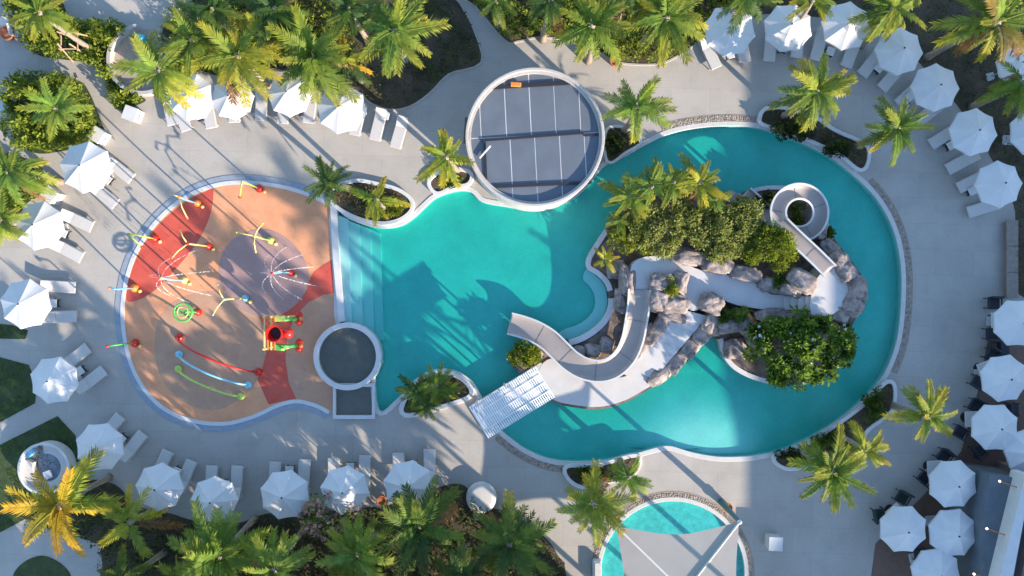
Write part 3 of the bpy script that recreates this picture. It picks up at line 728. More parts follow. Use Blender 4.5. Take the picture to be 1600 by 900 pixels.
U = [ # px, py, rotation deg, label
 (1142, 45, 10, 'white umbrella upper right, first of the arc, half under a dark palm frond', 1.08),
 (1234, 41, 5, 'white umbrella second in the upper right arc beside a hanging yellow frond', 1.02),
 (1325, 38, 12, 'white umbrella third in the upper right arc next to a bushy palm', 1.02),
 (1408, 78, 18, 'white umbrella fourth in the upper right arc with a sunlit lower face', 1.0),
 (1465, 135, 20, 'white umbrella fifth in the upper right arc above the small deck palm', 1.0),
 (1525, 205, 15, 'shaded white umbrella sixth in the upper right arc beside a side table', 1.0),
 (1565, 287, 25, 'shaded white umbrella lowest of the upper right arc', .98),
 (1594, 505, 0, 'white dining umbrella topmost on the right terrace, cut by the photo edge', 1.0),
 (1574, 592, 8, 'white dining umbrella second from the top on the right terrace', 1.0),
 (1559, 669, 0, 'white dining umbrella third from the top on the right terrace', 1.0),
 (1493, 758, 3, 'white dining umbrella above its twin, left of the grey flat roof', 1.02),
 (1612, 708, 20, 'white dining umbrella mostly outside the right edge above the grey flat roof', 1.0),
 (1415, 829, 0, 'white dining umbrella with dark green chairs, leftmost on the terrace', 1.0),
 (1493, 835, 5, 'white dining umbrella between the two other lower terrace umbrellas', 1.03),
 (1466, 897, 10, 'white dining umbrella cut by the bottom edge', 1.03),
 (297, 150, 10, 'white umbrella leftmost in the row above the splash pad', .98),
 (360, 152, 30, 'white umbrella second from left above the splash pad, under a yellow palm', .9),
 (450, 146, 22, 'white umbrella third from left above the splash pad', .92),
 (532, 168, 12, 'white umbrella rightmost in the row above the splash pad', 1.05),
 (130, 260, 15, 'white umbrella on the left deck just below the big leafy bush', 1.08),
 (57, 352, 10, 'white umbrella at the left edge, third up from the lawn', 1.03),
 (35, 475, 12, 'white umbrella nearest the left edge beside the lawn strip', 1.05),
 (80, 595, 8, 'white umbrella on the left deck beside the lower lawn path', 1.0),
 (152, 700, 5, 'white umbrella beside the round sunken seat at lower left', 1.02),
 (246, 763, 18, 'white umbrella in the bottom row right of the orange palm', 1.0),
 (332, 783, 22, 'white umbrella in the bottom row above a feathery green palm', .98),
 (443, 775, 8, 'white umbrella in the bottom row touching the pale leaning trunk', 1.04),
 (537, 768, 15, 'white umbrella in the bottom row beside the bare pink blossom tree', 1.02),
 (637, 760, 12, 'white umbrella rightmost in the bottom row, overlapped by dark palm fronds', 1.04),
 (1592, 100, 12, 'white umbrella in the top right corner peeking out under a palm', .8),
 (1620, 205, 0, 'white umbrella sliver on the right edge beyond the planting', 1.0),
]
up = None; ulist = []
for (x, y, rz, lab, sc) in U:
    p = W(x, y, UH+UP*.4); g_ = 'white octagonal umbrellas around the pools'
    if up is None:
        up = umbrella_proto(); up.location = (p.x, p.y, 0); up.rotation_euler = (0, 0, R(rz)); up['label'] = lab; up['group'] = g_; up.scale = (sc, sc, 1)
    else: dup(up, (p.x, p.y, 0), R(rz), lab, g_, (sc, sc, 1))

def lounger_proto():
    root = thing('sun_lounger', '', 'sun lounger')          # +X runs from head to foot, 2.05 m long
    w = .70
    for s in (-1, 1): MB().box((0, s*(w/2), .30), (2.05, .05, .06), bev=.01).build('side_rail', m_alu, root)
    for x in (-.85, .85):
        for s in (-1, 1): MB().box((x, s*w/2, .135), (.05, .05, .27)).build('leg', m_alu, root)
    MB().box((.36, 0, .345), (1.32, w-.02, .05), bev=.015).build('seat', m_sling, root)
    MB().box((-.62, 0, .47), (.76, w-.02, .05), tilt=('Y', R(24)), bev=.015).build('backrest', m_sling, root)
    MB().box((1.0, 0, .30), (.05, w, .06)).build('foot_rail', m_alu, root)
    return root
L = [ # foot px, dir deg (image), label
 (205, 280, 38, 'upper lounger beside the umbrella below the big leafy bush'),
 (180, 320, 40, 'lower lounger beside the umbrella below the big leafy bush'),
 (143, 355, 25, 'upper lounger of the left edge pair above the blue shadow patch'),
 (127, 403, 28, 'lower lounger of the left edge pair above the blue shadow patch'),
 (117, 449, 3, 'upper lounger of the pair nearest the left edge by the lawn strip'),
 (119, 494, -2, 'lower lounger of the pair nearest the left edge by the lawn strip'),
 (137, 543, -38, 'upper lounger of the pair beside the lower lawn path'),
 (162, 578, -38, 'lower lounger of the pair beside the lower lawn path'),
 (188, 650, -50, 'upper lounger of the pair beside the round sunken seat'),
 (223, 677, -52, 'lower lounger of the pair beside the round sunken seat'),
 (262, 705, -66, 'left lounger of the pair just right of the orange palm'),
 (299, 720, -68, 'right lounger of the pair just right of the orange palm'),
 (331, 728, -88, 'left lounger above the umbrella with the feathery palm'),
 (371, 728, -86, 'right lounger above the umbrella with the feathery palm'),
 (430, 722, -88, 'left lounger above the umbrella at the pale leaning trunk'),
 (476, 718, -87, 'right lounger above the umbrella at the pale leaning trunk'),
 (521, 716, -90, 'left lounger above the umbrella by the pink blossom tree'),
 (570, 712, -88, 'right lounger above the umbrella by the pink blossom tree'),
 (622, 708, -92, 'left lounger above the rightmost bottom row umbrella'),
 (671, 702, -90, 'right lounger above the rightmost bottom row umbrella'),
 (270, 195, 78, 'lounger at the far left end of the row above the splash pad'),
 (291, 204, 72, 'second lounger from the left in the row above the splash pad'),
 (330, 200, 80, 'lounger between the first two umbrellas above the splash pad'),
 (366, 191, 88, 'lounger under the yellow palm above the splash pad'),
 (407, 188, 92, 'lounger between second and third umbrellas above the splash pad'),
 (441, 193, 95, 'lounger left under the third umbrella above the splash pad'),
 (481, 192, 98, 'lounger right of the third umbrella above the splash pad'),
 (521, 198, 100, 'lounger left under the fourth umbrella above the splash pad'),
 (553, 211, 103, 'lounger right under the fourth umbrella above the splash pad'),
 (585, 219, 104, 'second lounger from the right end of the row above the splash pad'),
 (617, 231, 106, 'lounger at the right end of the row above the splash pad'),
 (1120, 106, 65, 'lounger at the bed edge, leftmost of the upper right arc'),
 (1164, 96, 82, 'lounger right under the first upper right umbrella'),
 (1202, 96, 95, 'lounger between first and second upper right umbrellas'),
 (1244, 90, 98, 'lounger under the second upper right umbrella'),
 (1274, 94, 105, 'lounger between second and third upper right umbrellas'),
 (1322, 104, 112, 'lounger right of the third upper right umbrella'),
 (1347, 117, 128, 'left lounger beside the sunlit fourth upper right umbrella'),
 (1378, 139, 130, 'right lounger beside the sunlit fourth upper right umbrella'),
 (1404, 163, 138, 'left lounger beside the fifth upper right umbrella'),
 (1432, 192, 142, 'lounger half under the small deck palm on the right'),
 (1455, 226, 148, 'upper lounger beside the shaded sixth umbrella'),
 (1481, 265, 152, 'lower lounger beside the shaded sixth umbrella'),
 (1498, 294, 154, 'upper lounger beside the lowest umbrella of the right arc'),
 (1513, 332, 163, 'lower lounger beside the lowest umbrella of the right arc'),
]
lp = None
for (x, y, d, lab) in L:
    a = R(d); p = W(x-25.6*math.cos(a), y-25.6*math.sin(a), .35); g_ = 'sun loungers under the deck umbrellas'; lab = 'pale grey sun '+lab if 'lounger' == lab[:7] else lab.replace('lounger', 'pale grey sun lounger', 1)
    if lp is None: lp = lounger_proto(); lp.location = (p.x, p.y, 0); lp.rotation_euler = (0, 0, -a); lp['label'] = lab; lp['group'] = g_
    else: dup(lp, (p.x, p.y, 0), -a, lab, g_)
# side tables
def table_proto():
    root = thing('side_table', '', 'side table')
    MB().box((0, 0, .43), (.5, .5, .04), bev=.01).build('table_top', m_white, root)
    for sx in (-1, 1):
        for sy in (-1, 1): MB().box((sx*.21, sy*.21, .205), (.04, .04, .41)).build('leg', m_darkmetal, root)
    MB().box((0, 0, .15), (.42, .42, .03)).build('shelf', m_darkmetal, root)
    return root
T = [(167, 280, 38, 'below the big leafy bush'), (98, 364, 25, 'left edge pair above the blue shadow'), (82, 474, 0, 'pair nearest the left edge'), (124, 580, -38, 'pair beside the lower lawn path'),
     (189, 686, -50, 'pair beside the round sunken seat'), (276, 737, -66, 'pair right of the orange palm'), (352, 757, -88, 'umbrella with the feathery palm'), (452, 735, -88, 'umbrella at the pale leaning trunk'),
     (547, 730, -88, 'umbrella by the pink blossom tree'), (645, 727, -90, 'rightmost bottom row umbrella'), (311, 180, 75, 'first umbrella above the splash pad'), (461, 172, 95, 'third umbrella above the splash pad'), (602, 180, 105, 'two end loungers above the splash pad'),
     (1141, 85, 75, 'first upper right umbrella'), (1224, 75, 95, 'second upper right umbrella'), (1298, 80, 108, 'third upper right umbrella'), (1374, 106, 130, 'fourth upper right umbrella'), (1423, 150, 140, 'fifth upper right umbrella'), (1487, 227, 150, 'shaded sixth umbrella'), (1520, 298, 158, 'lowest umbrella of the right arc')]
tp = None
for (x, y, d, w_) in T:
    p = W(x, y, .45); lab = 'small white side table between loungers, '+w_; g_ = 'side tables between loungers'
    if tp is None: tp = table_proto(); tp.location = (p.x, p.y, 0); tp.rotation_euler = (0, 0, -R(d)); tp['label'] = lab; tp['group'] = g_
    else: dup(tp, (p.x, p.y, 0), -R(d), lab, g_)
# white towel boxes
def towel_box():
    root = thing('towel_box', '', 'storage box')
    MB().box((0, 0, .38), (.78, .78, .76), bev=.015).build('cabinet', m_white, root)
    MB().box((0, 0, .80), (.86, .86, .07), bev=.02).build('lid', m_white, root)
    MB().box((.405, 0, .45), (.03, .3, .04)).build('handle', m_darkmetal, root)
    return root
tb = None
for (x, y, d, lab) in [(203, 177, 20, 'white towel box at the left end of the row above the splash pad'), (150, 210, 35, 'white towel box beside the big leafy bush'), (77, 304, 40, 'white towel box on the left deck between two umbrellas'), (1212, 850, 3, 'lone white towel box on the shaded deck right of the kids pool'), (4, 168, 5, 'white towel box cut by the left edge of the photo')]:
    p = W(x, y, .8)
    if tb is None: tb = towel_box(); tb.location = (p.x, p.y, 0); tb.rotation_euler = (0, 0, -R(d)); tb['label'] = lab; tb['group'] = 'white towel boxes'
    else: dup(tb, (p.x, p.y, 0), -R(d), lab, 'white towel boxes')
# dining sets on the terrace
def armchair(m, label):
    root = thing('dining_armchair', label, 'armchair')
    MB().box((0, 0, .40), (.74, .74, .12), bev=.04).build('seat', m, root)
    MB().box((-.36, 0, .66), (.12, .80, .52), tilt=('Y', R(-8)), bev=.03).build('backrest', m, root)
    for s in (-1, 1):
        MB().box((0, s*.38, .58), (.70, .08, .08), bev=.02).build('armrest', m, root)
        for x in (-.3, .3): MB().box((x, s*.36, .28), (.05, .05, .56)).build('leg', m, root)
    return root
def dining_table():
    root = thing('dining_table', '', 'table')
    MB().box((0, 0, .73), (.95, .95, .05), bev=.015).build('table_top', m_white, root)
    MB().tube([(0, 0, .04), (0, 0, .71)], .05, 10).build('pedestal', m_darkmetal, root)
    MB().lathe([(.32, 0), (.32, .03), (.06, .05)], 20).build('foot', m_darkmetal, root)
    return root
cp = {}; dp = None
DS = [((1561, 500), [(1556, 474, 90), (1553, 522, -90)], 'navy', 'topmost right terrace umbrella'), ((1541, 577), [(1552, 556, 60), (1531, 598, -120)], 'navy', 'second right terrace umbrella'),
      ((1520, 655), [(1527, 635, 60), (1503, 676, -120)], 'navy', 'third right terrace umbrella'), ((1461, 732), [(1477, 714, 50), (1447, 748, -130)], 'navy', 'terrace umbrella left of the grey roof'),
      ((1400, 802), [(1412, 779, 60), (1376, 806, 190)], 'green', 'leftmost terrace umbrella')]
for (t_, ch, cn, w_) in DS:
    p = W(*t_, .75); lab = 'white square dining table tucked under the '+w_
    rz = R(random.uniform(20, 40)) if w_[0] != 't' else .05
    zt = .05 if inside((p.x, p.y), TER) else 0
    if dp is None: dp = dining_table(); dp.location = (p.x, p.y, zt); dp.rotation_euler = (0, 0, rz); dp['label'] = lab; dp['group'] = 'terrace dining tables'
    else: dup(dp, (p.x, p.y, zt), rz, lab, 'terrace dining tables')
    for i, (x, y, d) in enumerate(ch):
        q = W(x, y, .6); zc = .05 if inside((q.x, q.y), TER) else 0
        lab = ('dark green' if cn == 'green' else 'dark navy')+' armchair '+('above' if i == 0 else 'below')+' the table at the '+w_
        if cn not in cp:
            c = cp[cn] = armchair(m_darkgreen if cn == 'green' else m_navy, lab); c.location = (q.x, q.y, zc); c.rotation_euler = (0, 0, R(d)+math.pi); c['group'] = 'terrace armchairs'
        else: dup(cp[cn], (q.x, q.y, zc), R(d)+math.pi, lab, 'terrace armchairs')
for (x, y, d, lab) in [(1535, 745, 0, 'dark navy armchair between the grey flat roof and the upper twin umbrella'), (1528, 792, 0, 'dark navy armchair squeezed between the twin umbrellas and the grey roof'), (1585, 640, 0, 'dark navy armchair at the photo edge between two terrace umbrellas'), (1570, 545, 0, 'dark navy armchair between the topmost two terrace umbrellas'), (1532, 705, 30, 'dark navy armchair under the third terrace umbrella, lower side'), (1510, 880, 0, 'dark navy armchair near the bottom edge beside the grey roof'), (1440, 868, 0, 'dark navy armchair between the leftmost and the bottom umbrellas')]:
    q = W(x, y, .6); dup(cp['navy'], (q.x, q.y, .05), R(d), lab, 'terrace armchairs')

# ------------------------------------------------------------------ sunken round seat, round daybed, patio circle
p = W(80, 728)
root = thing('seating_ring', 'round white sunken seating ring with a grey floor at lower left', 'seating ring', p); root.scale = (.88, .88, 1)
open_ring('outer_wall', [(1.66, 0), (1.66, .75), (1.82, .75), (1.82, 0)], m_white, root)
mb = MB(); n = 48; a0, a1 = R(-300), R(0)
v = []; f = []
for i in range(n+1):
    a = a0+(a1-a0)*i/n+R(60)+R(40)
    for r_, z in ((1.0, .0), (1.0, .45), (1.65, .45), (1.65, .0)): v.append((r_*math.cos(a), r_*math.sin(a), z))
for i in range(n):
    for k_ in range(3): f.append((i*4+k_, i*4+k_+1, i*4+5+k_, i*4+4+k_))
f += [(0, 1, 2, 3), (n*4+3, n*4+2, n*4+1, n*4)]
mb.add(v, f).build('bench', m_sling, root)
MB().lathe([(1.64, .0), (1.64, .02)], 48).build('floor', m_gutter, root)
o = thing('seat_table', 'small white table inside the round sunken seat', 'table', (p.x+.05, p.y-.45, .02), .4)
MB().box((0, 0, .40), (.5, .5, .05), bev=.01).build('table_top', m_white, o); MB().box((0, 0, .19), (.12, .12, .37)).build('pedestal', m_white, o)
o = link('cushion', MB().box((0, 0, 0), (.7, .42, .16), bev=.06).me('cushion', m_cush), None, (p.x-.95, p.y+.95, .535), (0, 0, R(40))); tag(o, 'blue cushion on the round sunken seat', 'cushion')
p = W(752, 778, .4)
root = thing('round_daybed', 'round pale daybed with a small step in the lower planting', 'daybed', (p.x, p.y, 0))
MB().lathe([(.9, 0), (.95, .08), (.95, .34), (.9, .4)], 32).build('base', m_white, root)
MB().lathe([(.88, .402), (.93, .46), (.9, .54), (.6, .57), (.001, .58)], 32).build('mattress', m_sling, root, True)
q = W(744, 806)-W(752, 778)
MB().box((q.x, q.y, .12), (.34, .7, .24), bev=.02).build('step', m_white, root)
p = W(228, 96); g = MB().lathe([(2.0, -.02), (2.0, .02)], 48, (p.x, p.y, 0)).build('patio_circle', M('patio_sand', (.36, .30, .24), .85, .15, 2, fine=.1)); tag(g, kind='structure')
root = thing('patio_wall', 'curved beige low wall around the round patio in the upper left', 'wall', p)
mb = MB(); v = []; f = []; n = 40
for i in range(n+1):
    a = R(100)+R(215)*i/n
    for r_, z in ((1.98, 0), (1.98, .5), (2.2, .5), (2.2, 0)): v.append((r_*math.cos(a), r_*math.sin(a), z))
for i in range(n):
    for k_ in range(3): f.append((i*4+k_, i*4+k_+1, i*4+5+k_, i*4+4+k_))
f += [(0, 1, 2, 3), (n*4+3, n*4+2, n*4+1, n*4)]
mb.add(v, f).build('wall_body', m_rim, root)
q = W(220, 60, .8)
root = thing('teal_parasol', 'small folded teal parasol beside the round patio in the upper left', 'parasol', (q.x, q.y, 0))
MB().lathe([(.32, .5), (.24, .9), (.10, 1.5), (.02, 1.7)], 12).build('canopy', M('teal_fabric', (.04, .36, .42), .8, .15, 8), root, True)
MB().tube([(0, 0, 0), (0, 0, .9)], .04, 8).build('pole', m_alu, root); MB().lathe([(.25, 0), (.25, .06)], 14).build('base', m_darkmetal, root)
for (x, y, lab) in [(14, 53, 'orange terracotta pot at the upper left corner beside white chairs'), (960, 97, 'terracotta pot on the edge of the top bed below a drooping frond'), (597, 781, 'terracotta pot at the edge of the bottom bed between two umbrellas'), (1136, 792, 'orange terracotta pot on the pebble ring of the kids pool')]:
    q = W(x, y, .3); root = thing('terracotta_pot', lab, 'pot', (q.x, q.y, .012 if x != 1136 else .05), 0, 'terracotta pots')
    s = 1.5 if x == 14 else 1.0
    open_ring('pot', [(.20*s, .0), (.26*s, .42), (.30*s, .42), (.30*s, .50), (.25*s, .50), (.17*s, .06)], m_terra, root, 16)
    MB().lathe([(.22*s, .40), (.22*s, .42)], 14).build('soil', m_terra, root)
# white lounge chairs in the upper left corner
for (x, y, d, lab) in [(6, 34, 20, 'white lounge chair in the upper left corner, upper one'), (28, 46, 15, 'white lounge chair in the upper left corner beside the terracotta pot')]:
    q = W(x, y, .4); root = thing('lounge_chair', lab, 'chair', (q.x, q.y, 0), R(d), 'white lounge chairs')
    MB().box((0, 0, .34), (.75, .75, .16), bev=.04).build('seat', m_white, root); MB().box((-.36, 0, .58), (.12, .75, .4), bev=.03).build('backrest', m_white, root)
    for sx in (-.3, .3):
        for sy in (-.3, .3): MB().box((sx, sy, .13), (.06, .06, .26)).build('leg', m_alu, root)

# ================================================================== SPLASH PAD TOYS
def toy(lab, base, name='spray_post'):
    return thing(name, lab, 'splash toy', (base.x, base.y, .02), 0, 'water toys on the splash pad')
def flower_base(root, m, r=.22):
    MB().lathe([(r, 0), (r*1.05, .12), (r*.7, .34), (.001, .40)], 14).build('base', m, root, True)
def nozzle(root, dx, dy, m=m_yellow):
    MB().blob((dx, dy, .12), .12).build('nozzle', m, root, True)
def tri_post(base_px, top_px, h, arms, mb_, mp, ma, lab, jets=0):
    b = W(*base_px); root = toy(lab, b); flower_base(root, mb_); nozzle(root, .32, -.22)
    t = W(*top_px, h)-b; t.z -= .02
    MB().tube([(0, 0, .2), (t.x*.1, t.y*.1, h*.5), (t.x, t.y, t.z)], [.055, .05, .045], 10).build('post', mp, root, True)
    MB().blob(t, .10).build('hub', mb_, root, True)
    for (ax, ay, az) in arms:
        e = W(ax, ay, h+az)-b
        MB().tube([t, (t+e)/2+Vector((0, 0, .18)), e], .036, 8).build('arm', ma, root, True)
        MB().blob(e, .065, 6).build('spout', mb_, root, True)
    for k_ in range(jets):
        a = 2*math.pi*k_/jets+.3; L_ = random.uniform(1.4, 2.0); P_ = []
        for i in range(9):
            s = i/8; P_.append((t.x+math.cos(a)*L_*s, t.y+math.sin(a)*L_*s, max(.02, t.z+.9*s-(t.z+.9)*s*s)))
        MB().tube(P_, [.02+.02*i/8 for i in range(9)], 6).build('water_jet', m_jet, root, True)
    return root
tri_post((327, 385), (293, 381), 3.2, [(281, 357, -.1), (268, 404, -.2)], m_red, m_yellow, m_yellow, 'yellow three armed spray post with a red flower base on the red rubber')
tri_post((424, 376), (398, 369), 3.0, [(411, 349, -.1), (400, 394, -.2), (370, 363, -.2)], m_lime, m_lime, m_yellow, 'lime and yellow three armed spray post above the mauve patch')
tri_post((384, 466), (350, 468), 3.2, [(340, 445, -.1), (333, 492, -.2)], m_cyan, m_yellow, m_yellow, 'yellow Y shaped spray post with a pale blue base near the pad centre')
tri_post((310, 318), (280, 308), 3.0, [(272, 304, 0), (293, 341, -.3)], m_orange, m_cyan, m_yellow, 'pale blue spray post with a dangling yellow arm at the upper left kerb')
tri_post((290, 438), (252, 435), 3.4, [], m_yellow, m_cyan, m_cyan, 'pale blue post spraying water jets over the red rubber', 7)
tri_post((455, 426), (425, 427), 3.3, [], m_red, m_cyan, m_cyan, 'post spraying an umbrella of water jets over the mauve patch', 9)
def bent(base_px, pts, mb_, ms, lab):
    b = W(*base_px); root = toy(lab, b, 'spray_arch'); flower_base(root, mb_, .25); nozzle(root, .34, -.2)
    P_ = [Vector((0, 0, .2))]+[W(*q[:2], q[2])-b for q in pts]
    k_ = len(P_)//2+1
    MB().tube(P_[:k_+1], .05, 8).build('post', ms, root, True); MB().tube(P_[k_:], .042, 8).build('arm', m_yellow, root, True)
    MB().blob(P_[-1], .1, 6).build('spout', mb_, root, True)
bent((243, 373), [(232, 371, 1.6), (200, 365, 3.2), (222, 386, 2.6)], m_red, m_lime, 'lime bent spray arch with a red base at the left kerb')
bent((406, 295), [(390, 288, 1.5), (378, 284, 3.0), (375, 308, 2.2)], m_red, m_lime, 'lime bent spray arch with a red base at the top of the pad')
bent((212, 450), [(196, 451, 1.8), (184, 452, 2.8), (172, 450, 2.6)], m_orange, m_cyan, 'pale blue leaning spray post crossing the left kerb')
bent((212, 536), [(196, 537, 1.5), (182, 539, 2.6), (168, 541, 2.7)], m_red, m_green, 'green leaning spray post with a red base at the lower left kerb')
b = W(311, 488); root = toy('green water hoop with a red base left of the pad centre', b, 'spray_hoop'); flower_base(root, m_red); nozzle(root, -.25, .25)
c = W(286, 488, 2.2)-b
MB().tube([(0, 0, .2), (c.x*.4, c.y, 1.0), (c.x*.75, c.y, 2.0)], .06, 8).build('post', m_green, root, True)
MB().tube([(c.x+.54*math.cos(a), c.y+.54*math.sin(a), c.z) for a in [2*math.pi*i/24 for i in range(25)]], .06, 8, False).build('hoop', m_green, root, True)
MB().tube([(c.x+.32*math.cos(a), c.y+.32*math.sin(a), c.z+.05) for a in [2*math.pi*i/18 for i in range(19)]], .035, 6, False).build('inner_hoop', m_lime, root, True)
for s in (-1, 1): MB().tube([(c.x-.54, c.y+s*.1, c.z), (c.x+.54, c.y+s*.1, c.z)], .03, 6).build('spoke', m_green, root)
def arch(a, b_, h, m, lab, bow):
    A_, B_ = W(*a), W(*b_); root = toy(lab, A_, 'water_arch'); d = B_-A_; P_ = []
    for i in range(21):
        s = i/20; zz = h*(1-(2*s-1)**2)**.6
        f = (HC-zz)/HC; q = Vector(((A_.x+d.x*s)*1.0, (A_.y+d.y*s)*1.0, zz)); P_.append((q.x-A_.x, q.y-A_.y, zz))
    MB().tube(P_, .065, 10).build('pipe', m, root, True)
    MB().lathe([(.24, 0), (.22, .16), (.09, .24)], 14).build('foot', m, root, True); MB().lathe([(.24, 0), (.22, .16), (.09, .24)], 14, (d.x, d.y, 0)).build('foot', m, root, True)
    nn = 4
    for i in range(1, nn+1): MB().blob(Vector(P_[int(20*i/(nn+1))])+Vector((0, 0, -.09)), .05, 6).build('nozzle', m_white, root, True)
arch((281, 527), (404, 581), 1.9, m_red, 'red water arch, topmost and longest of three over the tan circle', 0)
arch((281, 553), (389, 601), 1.5, m_cyan, 'pale blue water arch, middle of three over the tan circle', 0)
arch((280, 576), (377, 619), 1.2, m_lime, 'lime green water arch, lowest of three over the tan circle', 0)
# tipping bucket play tower
b = W(452, 517); root = toy('water play tower with a red tipping bucket, slats and red flowers', b, 'play_tower')
for (x, y) in ((-.75, .95), (.35, .95), (-.75, -.95), (.35, -.95)): MB().tube([(x, y, 0), (x, y, 2.5)], .06, 8).build('post', m_yellow, root)
for i in range(4): MB().box((-.75+.2*i, 0, 2.3), (.09, 2.0, .05)).build('slat', m_yellow if i % 2 == 0 else m_orange, root)
open_ring('bucket', [(.40, 2.35), (.50, 2.95), (.44, 2.95), (.32, 2.42)], m_red, root, 20)
MB().lathe([(.40, 2.42), (.36, 2.44)], 18).build('bucket_floor', m_black, root)
MB().blob((.62, 0, 2.25), .34).build('red_dome', m_red, root, True)
for s in (-1, 1):
    MB().tube([(-.2, s*.72, 2.2), (.5, s*.80, 2.0), (.9, s*.82, 1.4)], .11, 8).build('stem', m_green, root, True)
    MB().box((.1, s*.86, 2.25), (.7, .34, .07), .1*s, bev=.02).build('leaf', m_lime if s > 0 else m_green, root)
    for q in (-1, 1): MB().blob((1.0, s*.82+q*.2, 1.3), .24).build('petal', m_red, root, True)
    MB().blob((1.15, s*.82, 1.45), .14).build('flower_centre', m_orange, root, True)

# ================================================================== SHADE SAIL over kids pool
apex = W(1069, 925, 3.95)
cor = [W(963, 822, 3.85), W(1155, 815, 3.9), W(1180, 1030, 4.0), W(955, 1040, 3.8)]
root = thing('shade_sail', 'grey four panel shade sail with white ridge beams over the kids pool', 'shade sail', (apex.x, apex.y, 0)); lo = Vector((apex.x, apex.y, 0))
for i in range(4):
    a, b_ = cor[i], cor[(i+1) % 4]; v = []; f = []; N = 8
    for r_ in range(N+1):
        s = r_/N
        for c_ in range(N+1):
            t = c_/N; e = a.lerp(b_, t); e = e.lerp(apex, .16*math.sin(math.pi*t)); p_ = apex.lerp(e, max(s, .001)); p_.z -= .03*math.sin(math.pi*t)*math.sin(math.pi*s*.6); v.append(p_-lo)
    for r_ in range(N):
        for c_ in range(N): f.append((r_*(N+1)+c_, (r_+1)*(N+1)+c_, (r_+1)*(N+1)+c_+1, r_*(N+1)+c_+1))
    MB().add(v, f).build('sail_panel', m_sail, root, True)
    MB().tube([apex-lo+Vector((0, 0, .07)), cor[i]-lo+Vector((0, 0, .07))], .065, 8).build('ridge_beam', m_white, root)
    bs = W((1127, 955, 1165, 975)[i] if i != 1 else 1127, (0, 784, 0, 0)[i]) if i == 1 else Vector((cor[i].x, cor[i].y, 0))
    if i == 1: MB().tube([bs-lo, cor[i]-lo], [.22, .10], 12).build('mast', m_teal, root)
    else: MB().tube([bs-lo, cor[i]-lo], .07, 10).build('mast', m_white, root)
    MB().blob(cor[i]-lo+Vector((0, 0, .08)), .14, 8).build('mast_cap', m_white, root, True)
q = W(932, 888); root = thing('kids_pool_step', 'white rounded step block on the left edge of the kids pool', 'step', q)
MB().box((0, 0, .22), (.55, 1.3, .44), bev=.08).build('block', m_white, root); MB().box((.05, 0, .455), (.4, 1.0, .03), bev=.01).build('tread', m_coping, root)

# ================================================================== LOW BUILDING AT THE RIGHT EDGE
hb = 3.2
root = thing('terrace_building', 'low building with a grey flat roof, white parapet and two small lamps at lower right', 'building', W(1590, 820))
lo = Vector(root.location)
def rp_(pts, h): return [((W(x, y, h)-lo).x, (W(x, y, h)-lo).y) for x, y in pts]
MB().prism(rp_([(1546, 741), (1640, 755), (1600, 960), (1525, 960), (1538, 880), (1535, 815)], hb), .0, hb).build('roof', m_roofgrey, root)
MB().prism(rp_([(1602, 742), (1613, 742), (1572, 960), (1548, 960)], hb+.9), hb-.3, hb+.9).build('parapet', m_white, root)
MB().prism(rp_([(1616, 742), (1700, 742), (1700, 960), (1574, 960)], hb), .0, hb+.5).build('upper_wall', M('brown_facade', (.16, .12, .11), .8, .2, 3), root)
for i, (x, y) in enumerate([(1562, 752), (1542, 826), (1522, 897)]):
    a = W(x, y, hb+.5)-lo; b_ = W(x+34, y+12, hb+.5)-lo
    l_ = MB().tube([a, b_], .03, 6).build('lamp_arm', m_terra, root)
    MB().blob((0, 0, 0), .065, 6).build('lamp_bulb', m_bulb, l_, True, loc=a)
q = W(1582, 405, .45); root = thing('stone_bench', 'long brown stone bench beside the hedge at the right edge', 'bench', (q.x, q.y, 0))
m_bench = M('bench_stone', (.22, .18, .155), .7, .15, 4)
for k_ in range(3): MB().box((0, 1.62-k_*1.62, .42), (.72, 1.60, .10), bev=.02).build('seat_slab', m_bench, root)
MB().box((0, 0, .18), (.5, 4.6, .36)).build('plinth', m_bench, root)

# tall hotel block standing off the lower right corner; its shadow covers the right of the deck
root = thing('hotel_block', 'tall pale hotel block beyond the lower right edge', 'building', W(2150, 1080))
lo = Vector(root.location); HB = 14.0
m_hotel = M('hotel_render', (.52, .49, .45), .8, .06, 1)
bp_ = [(W(x, y)-lo).to_2d()[:] for x, y in [(1940, 590), (2350, 590), (2350, 1700), (1940, 1700), (1940, 1560), (1895, 1500), (1940, 1440)]]
MB().prism(bp_, 0, HB).build('wall', m_hotel, root)
MB().prism([(W(x, y)-lo).to_2d()[:] for x, y in [(1936, 588), (2354, 588), (2354, 1704), (1936, 1704)]], HB+.003, HB+.3).build('roof_slab', m_white, root)
wm = MB().box((0, 0, 0), (.12, 1.8, 1.9)).me('window', m_glass); bm_ = MB().box((0, 0, 0), (1.2, 3.2, .15)).me('balcony', m_white); rm_ = MB().box((0, 0, 0), (.06, 3.2, .9)).me('railing', m_glass)
xw = (W(1940, 0)-lo).x
for fl in range(4):
    for k_ in range(8):
        y_ = (W(0, 650+k_*100)-lo).y; z_ = 1.9+fl*3.3
        link('window', wm, root, (xw-.05, y_, z_)); 
        bb = link('balcony', bm_, root, (xw-.61, y_, z_-1.15)); link('railing', rm_, bb, (-.57, 0, .53))

